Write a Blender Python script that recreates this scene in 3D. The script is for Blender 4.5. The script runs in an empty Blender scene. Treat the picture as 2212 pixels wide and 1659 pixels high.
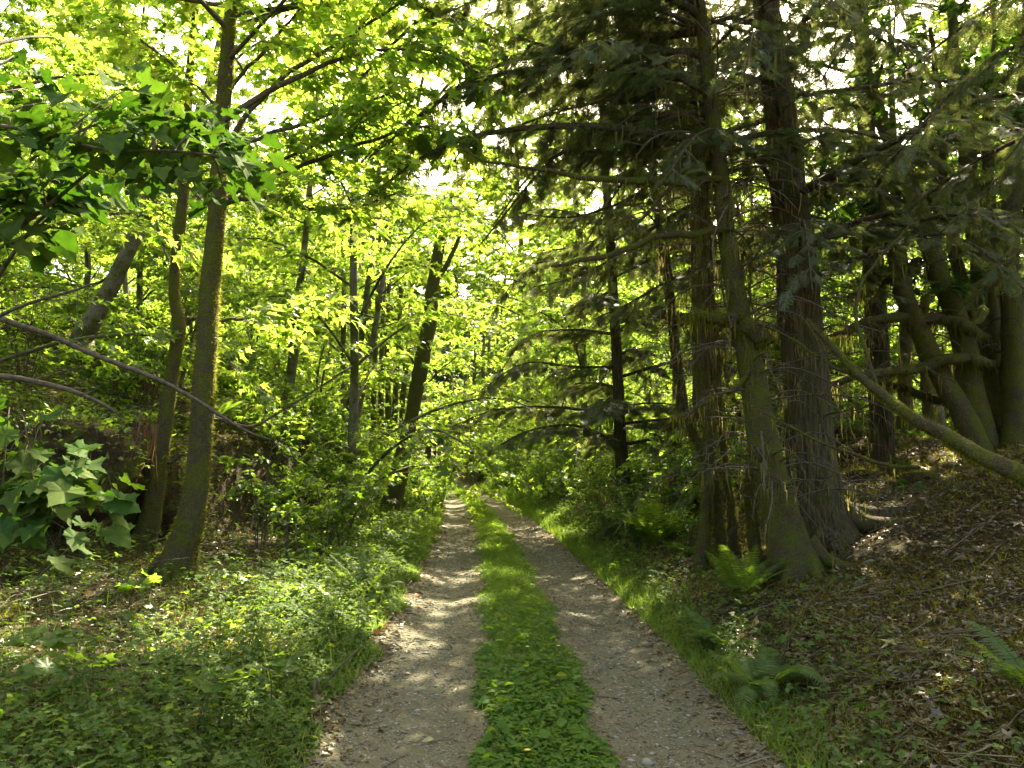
import bpy, math, random
import numpy as np
from mathutils import Vector

random.seed(7)
rng = np.random.default_rng(11)
R = math.radians
S = bpy.context.scene
C = S.collection

# ------------------------------------------------------------------ camera, sky, sun, exposure
CAM = np.array([0.0, 0.0, 1.6]); PITCH = R(5.8); F = 1661.0; CX, CY = 1106.0, 829.5   # pixel units of a 2212-wide picture
cam = bpy.data.objects.new('camera', bpy.data.cameras.new('camera')); C.objects.link(cam)
cam.location = CAM; cam.rotation_euler = (R(90) + PITCH, 0, 0)
cam.data.sensor_width = 36; cam.data.lens = F / 2212 * 36
cam.data.clip_start = 0.05; cam.data.clip_end = 2000
S.camera = cam
SUN_AZ, SUN_EL = R(15), R(48)
W = bpy.data.worlds.new('World'); S.world = W; W.use_nodes = True
nt = W.node_tree; nt.nodes.clear()
sky = nt.nodes.new('ShaderNodeTexSky'); sky.sky_type = 'NISHITA'; sky.sun_disc = False
sky.sun_elevation = SUN_EL; sky.sun_rotation = SUN_AZ; sky.air_density = 0.7; sky.dust_density = 4.0; sky.ozone_density = 0.3
bg = nt.nodes.new('ShaderNodeBackground'); bg.inputs['Strength'].default_value = 0.15
wo = nt.nodes.new('ShaderNodeOutputWorld')
tint = nt.nodes.new('ShaderNodeMix'); tint.data_type = 'RGBA'; tint.blend_type = 'MULTIPLY'; tint.inputs[0].default_value = 1
tint.inputs[7].default_value = (1.0, .93, .70, 1); nt.links.new(sky.outputs[0], tint.inputs[6]); nt.links.new(tint.outputs[2], bg.inputs[0]); nt.links.new(bg.outputs[0], wo.inputs[0])
sd = bpy.data.lights.new('sun', 'SUN'); sd.energy = 5.0; sd.angle = R(0.53); sd.color = (1, .91, .68)
sun = bpy.data.objects.new('sun', sd); C.objects.link(sun)
sdir = Vector((math.sin(SUN_AZ) * math.cos(SUN_EL), math.cos(SUN_AZ) * math.cos(SUN_EL), math.sin(SUN_EL)))
sun.rotation_euler = sdir.to_track_quat('Z', 'Y').to_euler(); sun.location = (10, 40, 40)
S.view_settings.view_transform = 'Standard'; S.view_settings.look = 'None'
S.view_settings.exposure = 3.08; S.view_settings.gamma = 1
cy = S.cycles
cy.max_bounces = 8; cy.diffuse_bounces = 5; cy.transmission_bounces = 5; cy.glossy_bounces = 2; cy.transparent_max_bounces = 4
cy.use_denoising = True; cy.caustics_reflective = False; cy.caustics_refractive = False
cy.sample_clamp_indirect = 6

# ------------------------------------------------------------------ materials
def mat(name):
    m = bpy.data.materials.new(name); m.use_nodes = True
    t = m.node_tree; t.nodes.clear(); o = t.nodes.new('ShaderNodeOutputMaterial')
    return m, t, o
def ramp(t, stops, fac=None):
    r = t.nodes.new('ShaderNodeValToRGB'); e = r.color_ramp.elements
    while len(e) < len(stops): e.new(.5)
    for k, (p, c) in enumerate(stops): e[k].position = p; e[k].color = (*c, 1)
    if fac is not None: t.links.new(fac, r.inputs[0])
    return r
def noise(t, scale, detail=4, rough=.6, vec=None):
    n = t.nodes.new('ShaderNodeTexNoise'); n.inputs['Scale'].default_value = scale
    n.inputs['Detail'].default_value = detail; n.inputs['Roughness'].default_value = rough
    if vec is not None: t.links.new(vec, n.inputs['Vector'])
    return n
def mixc(t, fac, a, b, mode='MIX'):
    m = t.nodes.new('ShaderNodeMix'); m.data_type = 'RGBA'; m.blend_type = mode
    for s, v in ((m.inputs[0], fac), (m.inputs[6], a), (m.inputs[7], b)):
        if isinstance(v, (int, float)): s.default_value = v
        elif isinstance(v, tuple): s.default_value = (*v, 1)
        else: t.links.new(v, s)
    return m.outputs[2]
def geo_pos(t):
    return t.nodes.new('ShaderNodeNewGeometry').outputs['Position']
def obj_pos(t, scale=(1, 1, 1)):
    c = t.nodes.new('ShaderNodeTexCoord'); mp = t.nodes.new('ShaderNodeMapping'); mp.inputs['Scale'].default_value = scale
    t.links.new(c.outputs['Object'], mp.inputs[0]); return mp.outputs[0]

def leaf_mat(name, refl, trans, tr=.55, gloss=.05, grough=.38):
    """refl / trans: lists of colours chosen per leaf; tr: share that lets light through"""
    m, t, o = mat(name)
    g = t.nodes.new('ShaderNodeNewGeometry')
    n = len(refl)
    a = ramp(t, [(i / max(1, n - 1), c) for i, c in enumerate(refl)], g.outputs['Random Per Island'])
    b = ramp(t, [(i / max(1, n - 1), c) for i, c in enumerate(trans)], g.outputs['Random Per Island'])
    mo = ramp(t, [(.3, (.68, .70, .66)), (.7, (1.1, 1.08, 1.0))], noise(t, 22, 3, .6, obj_pos(t)).outputs[0])
    d = t.nodes.new('ShaderNodeBsdfDiffuse'); tl = t.nodes.new('ShaderNodeBsdfTranslucent')
    t.links.new(mixc(t, 1.0, a.outputs[0], mo.outputs[0], 'MULTIPLY'), d.inputs[0]); t.links.new(mixc(t, 1.0, b.outputs[0], mo.outputs[0], 'MULTIPLY'), tl.inputs[0])
    mx = t.nodes.new('ShaderNodeMixShader'); mx.inputs[0].default_value = tr
    t.links.new(d.outputs[0], mx.inputs[1]); t.links.new(tl.outputs[0], mx.inputs[2])
    gl = t.nodes.new('ShaderNodeBsdfGlossy'); gl.inputs['Roughness'].default_value = grough; gl.inputs[0].default_value = (1, 1, 1, 1)
    m2 = t.nodes.new('ShaderNodeMixShader'); m2.inputs[0].default_value = gloss
    t.links.new(mx.outputs[0], m2.inputs[1]); t.links.new(gl.outputs[0], m2.inputs[2])
    t.links.new(m2.outputs[0], o.inputs[0])
    return m
def surf_mat(name, build, rough=.9, bump=None, bdist=.02, spec=.2):
    m, t, o = mat(name)
    p = t.nodes.new('ShaderNodeBsdfPrincipled'); p.inputs['Roughness'].default_value = rough
    p.inputs['Specular IOR Level'].default_value = spec
    col, height = build(t)
    t.links.new(col, p.inputs['Base Color'])
    if bump:
        b = t.nodes.new('ShaderNodeBump'); b.inputs['Strength'].default_value = bump; b.inputs['Distance'].default_value = bdist
        t.links.new(height, b.inputs['Height']); t.links.new(b.outputs[0], p.inputs['Normal'])
    t.links.new(p.outputs[0], o.inputs[0])
    return m

M = {}
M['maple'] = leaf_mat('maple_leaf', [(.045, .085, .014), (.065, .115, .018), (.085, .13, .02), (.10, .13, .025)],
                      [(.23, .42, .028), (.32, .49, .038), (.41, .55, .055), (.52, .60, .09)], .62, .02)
M['mapleshade'] = leaf_mat('shaded_broad_leaf', [(.03, .07, .012), (.05, .085, .015), (.075, .11, .02)],
                          [(.05, .14, .006), (.08, .18, .009), (.13, .23, .014)], .26, .006, .6)  # maple leaf darkened: shade on the near boughs painted into the leaf colour
M['shrub'] = leaf_mat('shrub_leaf', [(.045, .09, .014), (.07, .12, .02), (.09, .13, .022)],
                      [(.23, .42, .024), (.32, .49, .034), (.41, .54, .05)], .60, .02)
M['herb'] = leaf_mat('herb_leaf', [(.040, .086, .010), (.060, .110, .014), (.088, .128, .02)],
                     [(.15, .27, .02), (.21, .32, .03), (.28, .34, .05)], .45, .012, .6)
M['grass'] = leaf_mat('grass_blade', [(.055, .108, .011), (.085, .138, .016), (.115, .15, .023)],
                      [(.17, .31, .02), (.24, .37, .03), (.31, .38, .06)], .46, .01, .6)
M['clover'] = leaf_mat('strip_leaf', [(.050, .112, .011), (.072, .140, .015), (.10, .155, .022)],
                       [(.16, .33, .015), (.23, .39, .025), (.30, .40, .04)], .48, .01, .6)
M['fern'] = leaf_mat('fern_leaflet', [(.045, .085, .014), (.06, .10, .018), (.075, .11, .02)],
                     [(.18, .32, .02), (.24, .36, .025), (.28, .36, .03)], .42, .015, .5)
M['deadfern'] = leaf_mat('dead_fern', [(.085, .04, .02), (.13, .07, .035)], [(.14, .06, .025), (.18, .09, .04)], .35, .04)
M['needle'] = leaf_mat('conifer_spray', [(.035, .055, .02), (.05, .075, .026), (.07, .085, .032), (.085, .075, .035)],
                       [(.10, .18, .035), (.16, .22, .05), (.22, .24, .06), (.24, .20, .08)], .42, .02, .5)
M['strand'] = leaf_mat('moss_strand', [(.07, .065, .02), (.10, .09, .028), (.13, .105, .04)],
                       [(.18, .17, .04), (.26, .23, .06), (.30, .25, .09)], .42, .0)
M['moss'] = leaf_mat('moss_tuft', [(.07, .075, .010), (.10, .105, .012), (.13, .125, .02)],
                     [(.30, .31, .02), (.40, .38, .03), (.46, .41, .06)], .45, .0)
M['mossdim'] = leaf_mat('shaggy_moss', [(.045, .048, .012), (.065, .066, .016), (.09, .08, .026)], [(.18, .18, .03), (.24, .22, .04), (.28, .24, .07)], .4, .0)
M['litter'] = leaf_mat('dead_leaf', [(.050, .036, .012), (.085, .063, .020), (.105, .078, .028), (.13, .098, .040)],
                       [(.10, .05, .02), (.14, .08, .03), (.2, .11, .05), (.25, .17, .08)], .25, .05)
M['paleleaf'] = leaf_mat('fallen_yellow_leaf', [(.30, .30, .10), (.36, .32, .12)], [(.3, .3, .08), (.34, .3, .1)], .3, .05)
M['orangeleaf'] = leaf_mat('fallen_orange_leaf', [(.42, .20, .05), (.42, .20, .05)], [(.4, .2, .05), (.4, .2, .05)], .3, .05)
M['petal'] = leaf_mat('yellow_petal', [(.75, .55, .02), (.75, .55, .02)], [(.6, .45, .02), (.6, .45, .02)], .3, .1)
M['hair'] = leaf_mat('dry_twig', [(.06, .043, .024), (.10, .075, .042), (.17, .13, .08)], [(.1, .08, .05), (.12, .1, .06), (.15, .12, .08)], .1, .03)

def b_mossbark(t):
    v = obj_pos(t); n = noise(t, 5, 5, .65, v); f = noise(t, 60, 4, .7, v)
    bark = ramp(t, [(.3, (.035, .027, .016)), (.7, (.11, .086, .052))], f.outputs[0])
    moss = ramp(t, [(.3, (.045, .050, .009)), (.7, (.12, .12, .022))], f.outputs[0])
    k = ramp(t, [(.40, (0, 0, 0)), (.56, (1, 1, 1))], n.outputs[0])
    return mixc(t, k.outputs[0], bark.outputs[0], moss.outputs[0]), f.outputs[0]
M['mossbark'] = surf_mat('mossy_bark', b_mossbark, .95, 1.0, .03, .1)
def b_alder(t):
    v = obj_pos(t); n = noise(t, 3.2, 5, .65, v); f = noise(t, 45, 5, .7, v); w = noise(t, 1.4, 2, .5, obj_pos(t, (1, 1, 6)))
    bark = ramp(t, [(.3, (.06, .05, .036)), (.55, (.14, .12, .085)), (.75, (.24, .22, .17))], f.outputs[0])
    moss = ramp(t, [(.3, (.028, .03, .007)), (.7, (.085, .085, .018))], f.outputs[0])
    k = ramp(t, [(.44, (0, 0, 0)), (.56, (1, 1, 1))], n.outputs[0])
    return mixc(t, k.outputs[0], bark.outputs[0], moss.outputs[0]), f.outputs[0]
M['alder'] = surf_mat('alder_bark', b_alder, .9, .8, .02, .2)
def b_fir(t):
    v = obj_pos(t, (1, 1, .09)); f = noise(t, 30, 5, .65, v); n = noise(t, 4, 4, .6, obj_pos(t))
    bark = ramp(t, [(.34, (.02, .015, .008)), (.52, (.07, .053, .032)), (.72, (.14, .108, .07))], f.outputs[0])
    k = ramp(t, [(.44, (0, 0, 0)), (.64, (.85, .85, .85))], n.outputs[0])
    return mixc(t, k.outputs[0], bark.outputs[0], (.055, .056, .016)), f.outputs[0]
M['fir'] = surf_mat('conifer_bark', b_fir, .95, 1.0, .05, .1)
def b_twig(t):
    f = noise(t, 30, 3, .6, obj_pos(t))
    return ramp(t, [(.3, (.030, .023, .014)), (.7, (.11, .085, .055))], f.outputs[0]).outputs[0], f.outputs[0]
M['twig'] = surf_mat('twig_bark', b_twig, .85, .4, .01, .2)
def b_ground(t):
    p = geo_pos(t); big = noise(t, .9, 4, .6, p); f = noise(t, 38, 6, .75, p); mid = noise(t, 7, 4, .65, p)
    lit = ramp(t, [(.32, (.014, .010, .006)), (.48, (.055, .040, .019)), (.64, (.10, .076, .036)), (.80, (.17, .135, .075))], f.outputs[0])
    moss = ramp(t, [(.3, (.016, .020, .004)), (.7, (.075, .082, .014))], f.outputs[0])
    a = t.nodes.new('ShaderNodeMath'); a.operation = 'ADD'; t.links.new(big.outputs[0], a.inputs[0]); t.links.new(mid.outputs[0], a.inputs[1])
    k = ramp(t, [(.98 / 2, (0, 0, 0)), (1.14 / 2, (.85, .85, .85))])
    h = t.nodes.new('ShaderNodeMath'); h.operation = 'MULTIPLY'; h.inputs[1].default_value = .5; t.links.new(a.outputs[0], h.inputs[0]); t.links.new(h.outputs[0], k.inputs[0])
    return mixc(t, k.outputs[0], lit.outputs[0], moss.outputs[0]), f.outputs[0]
M['ground'] = surf_mat('forest_floor', b_ground, .95, 1.0, .04, .1)
def b_road(t):
    p = geo_pos(t)
    vo = t.nodes.new('ShaderNodeTexVoronoi'); vo.inputs['Scale'].default_value = 55; t.links.new(p, vo.inputs['Vector'])
    f = noise(t, 90, 5, .7, p); big = noise(t, 1.6, 5, .7, p)
    st = t.nodes.new('ShaderNodeSeparateColor'); t.links.new(vo.outputs['Color'], st.inputs[0])
    stone = ramp(t, [(0, (.078, .076, .048)), (.5, (.120, .116, .078)), (1, (.20, .195, .14))], st.outputs[0])
    dirt = ramp(t, [(.3, (.055, .047, .027)), (.55, (.098, .087, .053)), (.75, (.15, .135, .088))], f.outputs[0])
    k = ramp(t, [(.40, (0, 0, 0)), (.62, (1, 1, 1))], big.outputs[0])
    k2 = ramp(t, [(.25, (1, 1, 1)), (.5, (0, 0, 0))], vo.outputs['Distance'])
    kk = mixc(t, 1.0, k.outputs[0], k2.outputs[0], 'MULTIPLY')
    h = mixc(t, .5, vo.outputs['Distance'], f.outputs[0])
    return mixc(t, kk, dirt.outputs[0], stone.outputs[0]), h
M['road'] = surf_mat('gravel_track', b_road, .95, .45, .015, .1)
def b_stone(t):
    g = t.nodes.new('ShaderNodeNewGeometry'); f = noise(t, 120, 3, .6, g.outputs['Position'])
    a = ramp(t, [(0, (.09, .083, .056)), (.5, (.15, .138, .10)), (1, (.25, .235, .18))], g.outputs['Random Per Island'])
    return mixc(t, .2, a.outputs[0], f.outputs[0], 'MULTIPLY'), f.outputs[0]
M['stone'] = surf_mat('gravel_stone', b_stone, .85, .3, .005, .25)
def b_soil(t):
    p = obj_pos(t); f = noise(t, 26, 6, .7, p); n = noise(t, 3.5, 4, .6, p)
    soil = ramp(t, [(.3, (.012, .008, .005)), (.7, (.065, .042, .024))], f.outputs[0])
    moss = ramp(t, [(.3, (.03, .034, .007)), (.7, (.11, .11, .02))], f.outputs[0])
    k = ramp(t, [(.46, (0, 0, 0)), (.58, (1, 1, 1))], n.outputs[0])
    return mixc(t, k.outputs[0], soil.outputs[0], moss.outputs[0]), f.outputs[0]
M['soil'] = surf_mat('mossy_soil', b_soil, .95, 1.0, .06, .1)

# ------------------------------------------------------------------ mesh helpers
def nrm(v):
    return v / np.maximum(np.linalg.norm(v, axis=-1, keepdims=True), 1e-9)
class Acc:
    def __init__(s): s.V = []; s.T = []; s.I = []; s.n = 0
    def add(s, V, T, m=0):
        if len(V) == 0: return
        s.V.append(np.asarray(V, float)); s.T.append(np.asarray(T, int) + s.n); s.I.append(np.full(len(T), m, int)); s.n += len(V)
    def build(s, name, mats, parent=None, smooth=False, origin=None):
        if not s.V: return None
        V = np.concatenate(s.V); T = np.concatenate(s.T); I = np.concatenate(s.I)
        off = np.array(parent.location) if (parent is not None and origin is None) else (np.array(origin) if origin is not None else np.zeros(3))
        V = V - off
        me = bpy.data.meshes.new(name)
        me.vertices.add(len(V)); me.vertices.foreach_set('co', V.astype(np.float32).ravel())
        me.loops.add(len(T) * 3); me.loops.foreach_set('vertex_index', T.astype(np.int32).ravel())
        me.polygons.add(len(T)); me.polygons.foreach_set('loop_start', np.arange(0, len(T) * 3, 3, dtype=np.int32))
        me.polygons.foreach_set('material_index', I.astype(np.int32))
        me.polygons.foreach_set('use_smooth', np.full(len(T), smooth))
        if isinstance(mats, str): mats = [mats]
        for k in mats: me.materials.append(M[k])
        me.update(calc_edges=True); me.validate()
        o = bpy.data.objects.new(name, me); C.objects.link(o)
        if parent is not None: o.parent = parent
        elif origin is not None: o.location = origin
        return o
def tag(o, label=None, cat=None, group=None, kind=None):
    if label: o['label'] = label
    if cat: o['category'] = cat
    if group: o['group'] = group
    if kind: o['kind'] = kind
    return o
def thing(name, loc, label, cat, group=None):
    o = bpy.data.objects.new(name, None); C.objects.link(o); o.location = loc; o.empty_display_size = .1
    return tag(o, label, cat, group)
def kids(o): return [c for c in bpy.data.objects if c.parent == o]
KIDS = {}
def copy_tree(root, loc, rz=0, sc=1, label=None, group=None):
    if root.name not in KIDS: KIDS[root.name] = kids(root)
    r = root.copy(); C.objects.link(r); r.location = loc; r.rotation_euler = (0, 0, rz)
    r.scale = (sc, sc, sc) if not isinstance(sc, tuple) else sc
    if label: r['label'] = label
    if group: r['group'] = group
    for ch in KIDS[root.name]:
        c = ch.copy(); C.objects.link(c); c.parent = r
    return r

def smooth_path(P, n):
    """Catmull-Rom through P (k,d) -> (n,d)"""
    P = np.asarray(P, float); k = len(P)
    if k < 3:
        u = np.linspace(0, 1, n)[:, None]; return P[0] * (1 - u) + P[-1] * u
    Q = np.vstack([2 * P[0] - P[1], P, 2 * P[-1] - P[-2]])
    u = np.linspace(0, k - 1 - 1e-6, n); i = u.astype(int); f = (u - i)[:, None]
    a, b, c, d = Q[i], Q[i + 1], Q[i + 2], Q[i + 3]
    return .5 * (2 * b + (c - a) * f + (2 * a - 5 * b + 4 * c - d) * f ** 2 + (3 * b - a - 3 * c + d) * f ** 3)
def tube(acc, P, rad, sides=8, m=0, lump=0, cap=True):
    P = np.asarray(P, float); n = len(P); rad = np.asarray(rad, float) * np.ones(n)
    D = nrm(np.gradient(P, axis=0)); up = np.array([.31, .95, .05]) if abs(D[0, 2]) > .6 else np.array([0, 0, 1.])
    X = nrm(np.cross(D, up)); Y = np.cross(D, X)
    a = np.arange(sides) * 2 * np.pi / sides
    rr = rad[:, None] * np.ones((1, sides))
    if lump:
        ph = rng.uniform(0, 6.28, 6); s = np.arange(n)[:, None]
        rr = rr * (1 + lump * (.5 * np.sin(2 * a[None] + s * .23 + ph[0]) + .4 * np.sin(3 * a[None] - s * .41 + ph[1]) + .35 * np.sin(s * .7 + ph[2] + a[None]) + rng.normal(0, .35, (n, sides))))
    V = P[:, None] + rr[..., None] * (np.cos(a)[None, :, None] * X[:, None] + np.sin(a)[None, :, None] * Y[:, None])
    V = V.reshape(-1, 3)
    i = np.arange(n - 1)[:, None] * sides; j = np.arange(sides)[None]; j2 = (j + 1) % sides
    q = np.stack([i + j, i + j2, i + sides + j2, i + sides + j], -1).reshape(-1, 4)
    T = np.vstack([q[:, [0, 1, 2]], q[:, [0, 2, 3]]])
    if cap:
        V = np.vstack([V, P[-1:] + D[-1:] * rad[-1] * .4]); e = len(V) - 1; b = (n - 1) * sides
        T = np.vstack([T, [[b + k, b + (k + 1) % sides, e] for k in range(sides)]])
    acc.add(V, T, m)

# leaf templates: (verts (k,3), tris); stalk at the origin, growing along +y, face up +z
def fan(outline, c, curl=.25, fold=.12):
    O = np.array([c] + outline, float); n = len(outline)
    z = -curl * O[:, 1] ** 2 + fold * np.abs(O[:, 0]) - .2 * fold
    return np.column_stack([O, z]), np.array([[0, 1 + i, 1 + (i + 1) % n] for i in range(n)])
MAPLE = fan([(0, 0), (.40, -.06), (.24, .16), (.58, .50), (.17, .46), (0, 1.0), (-.17, .46), (-.58, .50), (-.24, .16), (-.40, -.06)], (0, .26), .28, .15)
def serr_leaf(curl=.22, twist=.1):
    # three-lobed toothed leaf (bramble kind)
    key = [(0, 0), (.20, -.10), (.36, -.04), (.48, .14), (.40, .22), (.52, .34), (.56, .52), (.38, .50), (.30, .56), (.27, .70), (.17, .82), (0, 1.05)]
    out = []
    for i, (x, y) in enumerate(key):
        out.append((x, y))
        if 0 < i < len(key) - 1:
            x2, y2 = key[i + 1]; out.append(((x + x2) / 2 * .93, (y + y2) / 2 - .012))
    full = out + [(-x, y) for x, y in reversed(out[1:-1])]
    V, T = fan(full, (0, .32), curl, .20)
    for k in range(1, len(V)):
        x, y = V[k, 0], V[k, 1]; a_ = math.atan2(x, y - .1)
        V[k, 2] += .07 * math.cos(a_ * 6.0) - twist * x * abs(x) + .012 * (-1) ** k
    return V, T
BRAMBLE = serr_leaf(); BRAMBLES = [BRAMBLE, serr_leaf(.55, .35), serr_leaf(.05, -.4), serr_leaf(.35, .7)]
OVAL = fan([(0, 0), (.22, .25), (.27, .5), (.16, .8), (0, 1), (-.16, .8), (-.27, .5), (-.22, .25)], (0, .45), .3, .25)
_tv, _tt = [], []
for k, ang in enumerate((0, 1.15, -1.15)):
    ca, sa = math.cos(ang), math.sin(ang); b = len(_tv)
    for x, y in ((0, .06), (.24, .36), (.13, .62), (0, .72), (-.13, .62), (-.24, .36)):
        _tv.append((x * ca + y * sa, -x * sa + y * ca, .10 * abs(x) - .2 * y * y))
    for q in range(1, 5): _tt.append((b, b + q, b + q + 1))
TRI = (np.array(_tv), np.array(_tt))
BLADE = (np.array([(-.035, 0, 0), (.035, 0, 0), (-.03, .5, .03), (.03, .5, .03), (0, 1, -.12)]), np.array([(0, 1, 3), (0, 3, 2), (2, 3, 4)]))
DIAM = (np.array([(0, 0, 0), (.3, .45, .05), (0, 1, -.12), (-.3, .45, .05)]), np.array([(0, 1, 2), (0, 2, 3)]))
HAIRT = (np.array([(-.06, 0, 0), (.06, 0, 0), (0, 1, -.25)]), np.array([(0, 1, 2)]))
def conifer_spray():
    V = []; T = []
    def finger(x0, y0, dx, dy, L, w, z0):
        b = len(V); px, py = -dy, dx
        V.extend([(x0 - px * w, y0 - py * w, z0), (x0 + px * w, y0 + py * w, z0), (x0 + dx * L, y0 + dy * L, z0 - .12 * L)])
        T.append((b, b + 1, b + 2))
    finger(0, 0, 0, 1, 1.0, .035, 0)
    rr = random.Random(3)
    for i in range(11):
        y = .08 + i * .08; L = .42 * (1 - .75 * (i / 11)) + .05
        for s in (-1, 1):
            a = rr.uniform(.75, 1.0); dx, dy = s * math.sin(a), math.cos(a); Lr = L * rr.uniform(.75, 1.1)
            finger(0, y, dx, dy, Lr, .024, -.05 * y)
            if i < 7:
                for f2, sg in ((.4, 1), (.65, -1)):
                    x1, y1 = dx * Lr * f2, y + dy * Lr * f2; a2 = math.atan2(dx, dy) + sg * .75
                    finger(x1, y1, math.sin(a2), math.cos(a2), Lr * .38, .02, -.06)
    return np.array(V), np.array(T)
CSPRAY = conifer_spray()

class Leaves:
    def __init__(s): s.P = []; s.A = []; s.N = []; s.S = []
    def add(s, P, A, N, Sz):
        P = np.atleast_2d(P); n = len(P)
        s.P.append(P); s.A.append(np.broadcast_to(A, (n, 3))); s.N.append(np.broadcast_to(N, (n, 3))); s.S.append(np.broadcast_to(Sz, (n,)))
    def emit(s, acc, tmpl, m=0, wid=1.0):
        if not s.P: return
        P = np.concatenate(s.P); A = nrm(np.concatenate(s.A)); N = np.concatenate(s.N); Sz = np.concatenate(s.S)
        N = nrm(N - A * (N * A).sum(1, keepdims=True)); X = np.cross(A, N)
        V0, T0 = tmpl; k = len(V0)
        V = P[:, None] + Sz[:, None, None] * (wid * V0[None, :, 0:1] * X[:, None] + V0[None, :, 1:2] * A[:, None] + V0[None, :, 2:3] * N[:, None])
        T = (np.arange(len(P)) * k)[:, None, None] + T0[None]
        acc.add(V.reshape(-1, 3), T.reshape(-1, 3), m)
def rdir(n, zlo=-.3, zhi=.3):
    a = rng.uniform(0, 2 * np.pi, n); z = rng.uniform(zlo, zhi, n)
    return nrm(np.column_stack([np.cos(a), np.sin(a), z]))
def rup(n, tilt=.5):
    return nrm(np.column_stack([rng.normal(0, tilt, n), rng.normal(0, tilt, n), np.ones(n)]))

def leafy_twig(twigs, lv, p, d, L, nleaf, size, droop=.25, tilt=.55, r=.006, side=.9):
    """a thin twig from p along d with leaves in a loose flat spray"""
    d = nrm(np.asarray(d, float)); u = np.linspace(0, 1, 5)[:, None]
    Pth = p + d * L * u + np.array([0, 0, -droop * L]) * u ** 2
    tube(twigs, Pth, np.linspace(r, r * .35, 5), 3, 0, cap=False)
    t = rng.uniform(.12, 1, nleaf); P = p + d * L * t[:, None] + np.array([0, 0, -droop * L]) * t[:, None] ** 2
    h = nrm(np.cross(d, [0, 0, 1.])); sg = rng.choice([-1, 1], nleaf)[:, None]
    A = nrm(d * rng.uniform(.2, 1, nleaf)[:, None] + h * sg * rng.uniform(.2, 1.1, nleaf)[:, None] + np.array([0, 0, -1.]) * rng.uniform(-.1, .6, nleaf)[:, None])
    P = P + A * rng.uniform(.02, .20, nleaf)[:, None] * L * side + rng.normal(0, .03 * L, (nleaf, 3))
    lv.add(P, A, rup(nleaf, tilt), size * rng.uniform(.6, 1.25, nleaf))

def branchy(trunk, twigs, lv, P, r0, n_tw, L_tw, nleaf, size, start=.25, m=0, sides=6, lump=.12, tilt=.55, updown=.25):
    """a woody limb along path P with leafy twigs on it"""
    n = len(P); tube(trunk, P, np.linspace(r0, r0 * .25, n), sides, m, lump)
    D = nrm(np.gradient(P, axis=0))
    for k in range(n_tw):
        i = int((start + (1 - start) * (k + rng.uniform(0, 1)) / n_tw) * (n - 1)); i = min(i, n - 1)
        h = nrm(np.cross(D[i], [0, 0, 1.]) + 1e-6); s = 1 if k % 2 else -1
        d = D[i] * rng.uniform(.3, 1) + h * s * rng.uniform(.3, 1.2) + np.array([0, 0, rng.uniform(-updown, updown * 1.3)])
        leafy_twig(twigs, lv, P[i], d, L_tw * rng.uniform(.6, 1.3), nleaf, size, rng.uniform(.1, .4), tilt)

def fuzz(acc, P, rad, count, L=.03, m=0, hang=.4, tmpl=HAIRT, wid=1.0, arc=None):
    """short tufts standing off a tube"""
    P = np.asarray(P); n = len(P); rad = np.asarray(rad) * np.ones(n)
    D = nrm(np.gradient(P, axis=0)); up = np.array([.31, .95, .05]) if abs(D[0, 2]) > .6 else np.array([0, 0, 1.])
    X = nrm(np.cross(D, up)); Y = np.cross(D, X)
    u = rng.uniform(0, n - 1.001, count); i = u.astype(int); f = (u - i)[:, None]
    a = rng.uniform(0, 2 * np.pi, count)
    O = np.cos(a)[:, None] * X[i] + np.sin(a)[:, None] * Y[i]
    r = rad[i] * (1 - f[:, 0]) + rad[np.minimum(i + 1, n - 1)] * f[:, 0]
    Q = P[i] * (1 - f) + P[np.minimum(i + 1, n - 1)] * f + O * r[:, None] * .96
    A = nrm(O + rng.normal(0, .5, (count, 3)) + np.array([0, 0, -hang]))
    l = Leaves(); l.add(Q, A, rng.normal(0, 1, (count, 3)), L * rng.uniform(.5, 1.5, count)); l.emit(acc, tmpl, m, wid)
def strands(acc, P, count, L=.25, m=0, w=.006, r=0.0):
    """hanging moss strands along a path"""
    P = np.asarray(P); n = len(P)
    for k in range(count):
        u = rng.uniform(0, n - 1.001); i = int(u); p = P[i] + (P[i + 1] - P[i]) * (u - i) + rng.normal(0, r + .01, 3) * np.array([1, 1, .3])
        l = L * rng.uniform(.3, 1.3) * rng.uniform(.4, 1.2); sgm = 5; t = np.linspace(0, 1, sgm)
        sway = rng.normal(0, .10 * l, 2)
        Q = np.column_stack([p[0] + sway[0] * t ** 2, p[1] + sway[1] * t ** 2, p[2] - l * t])
        a = rng.uniform(0, 3.14); dx = np.array([math.cos(a), math.sin(a), 0]) * w * rng.uniform(.6, 1.8)
        ww = (np.array([1, 1.2, .9, .7, .1]) * rng.uniform(.7, 1.3, 5))[:, None]
        V = np.vstack([Q - dx * ww, Q + dx * ww])
        T = []
        for q in range(sgm - 1): T += [(q, q + 1, sgm + q + 1), (q, sgm + q + 1, sgm + q)]
        acc.add(V, T, m)

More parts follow.
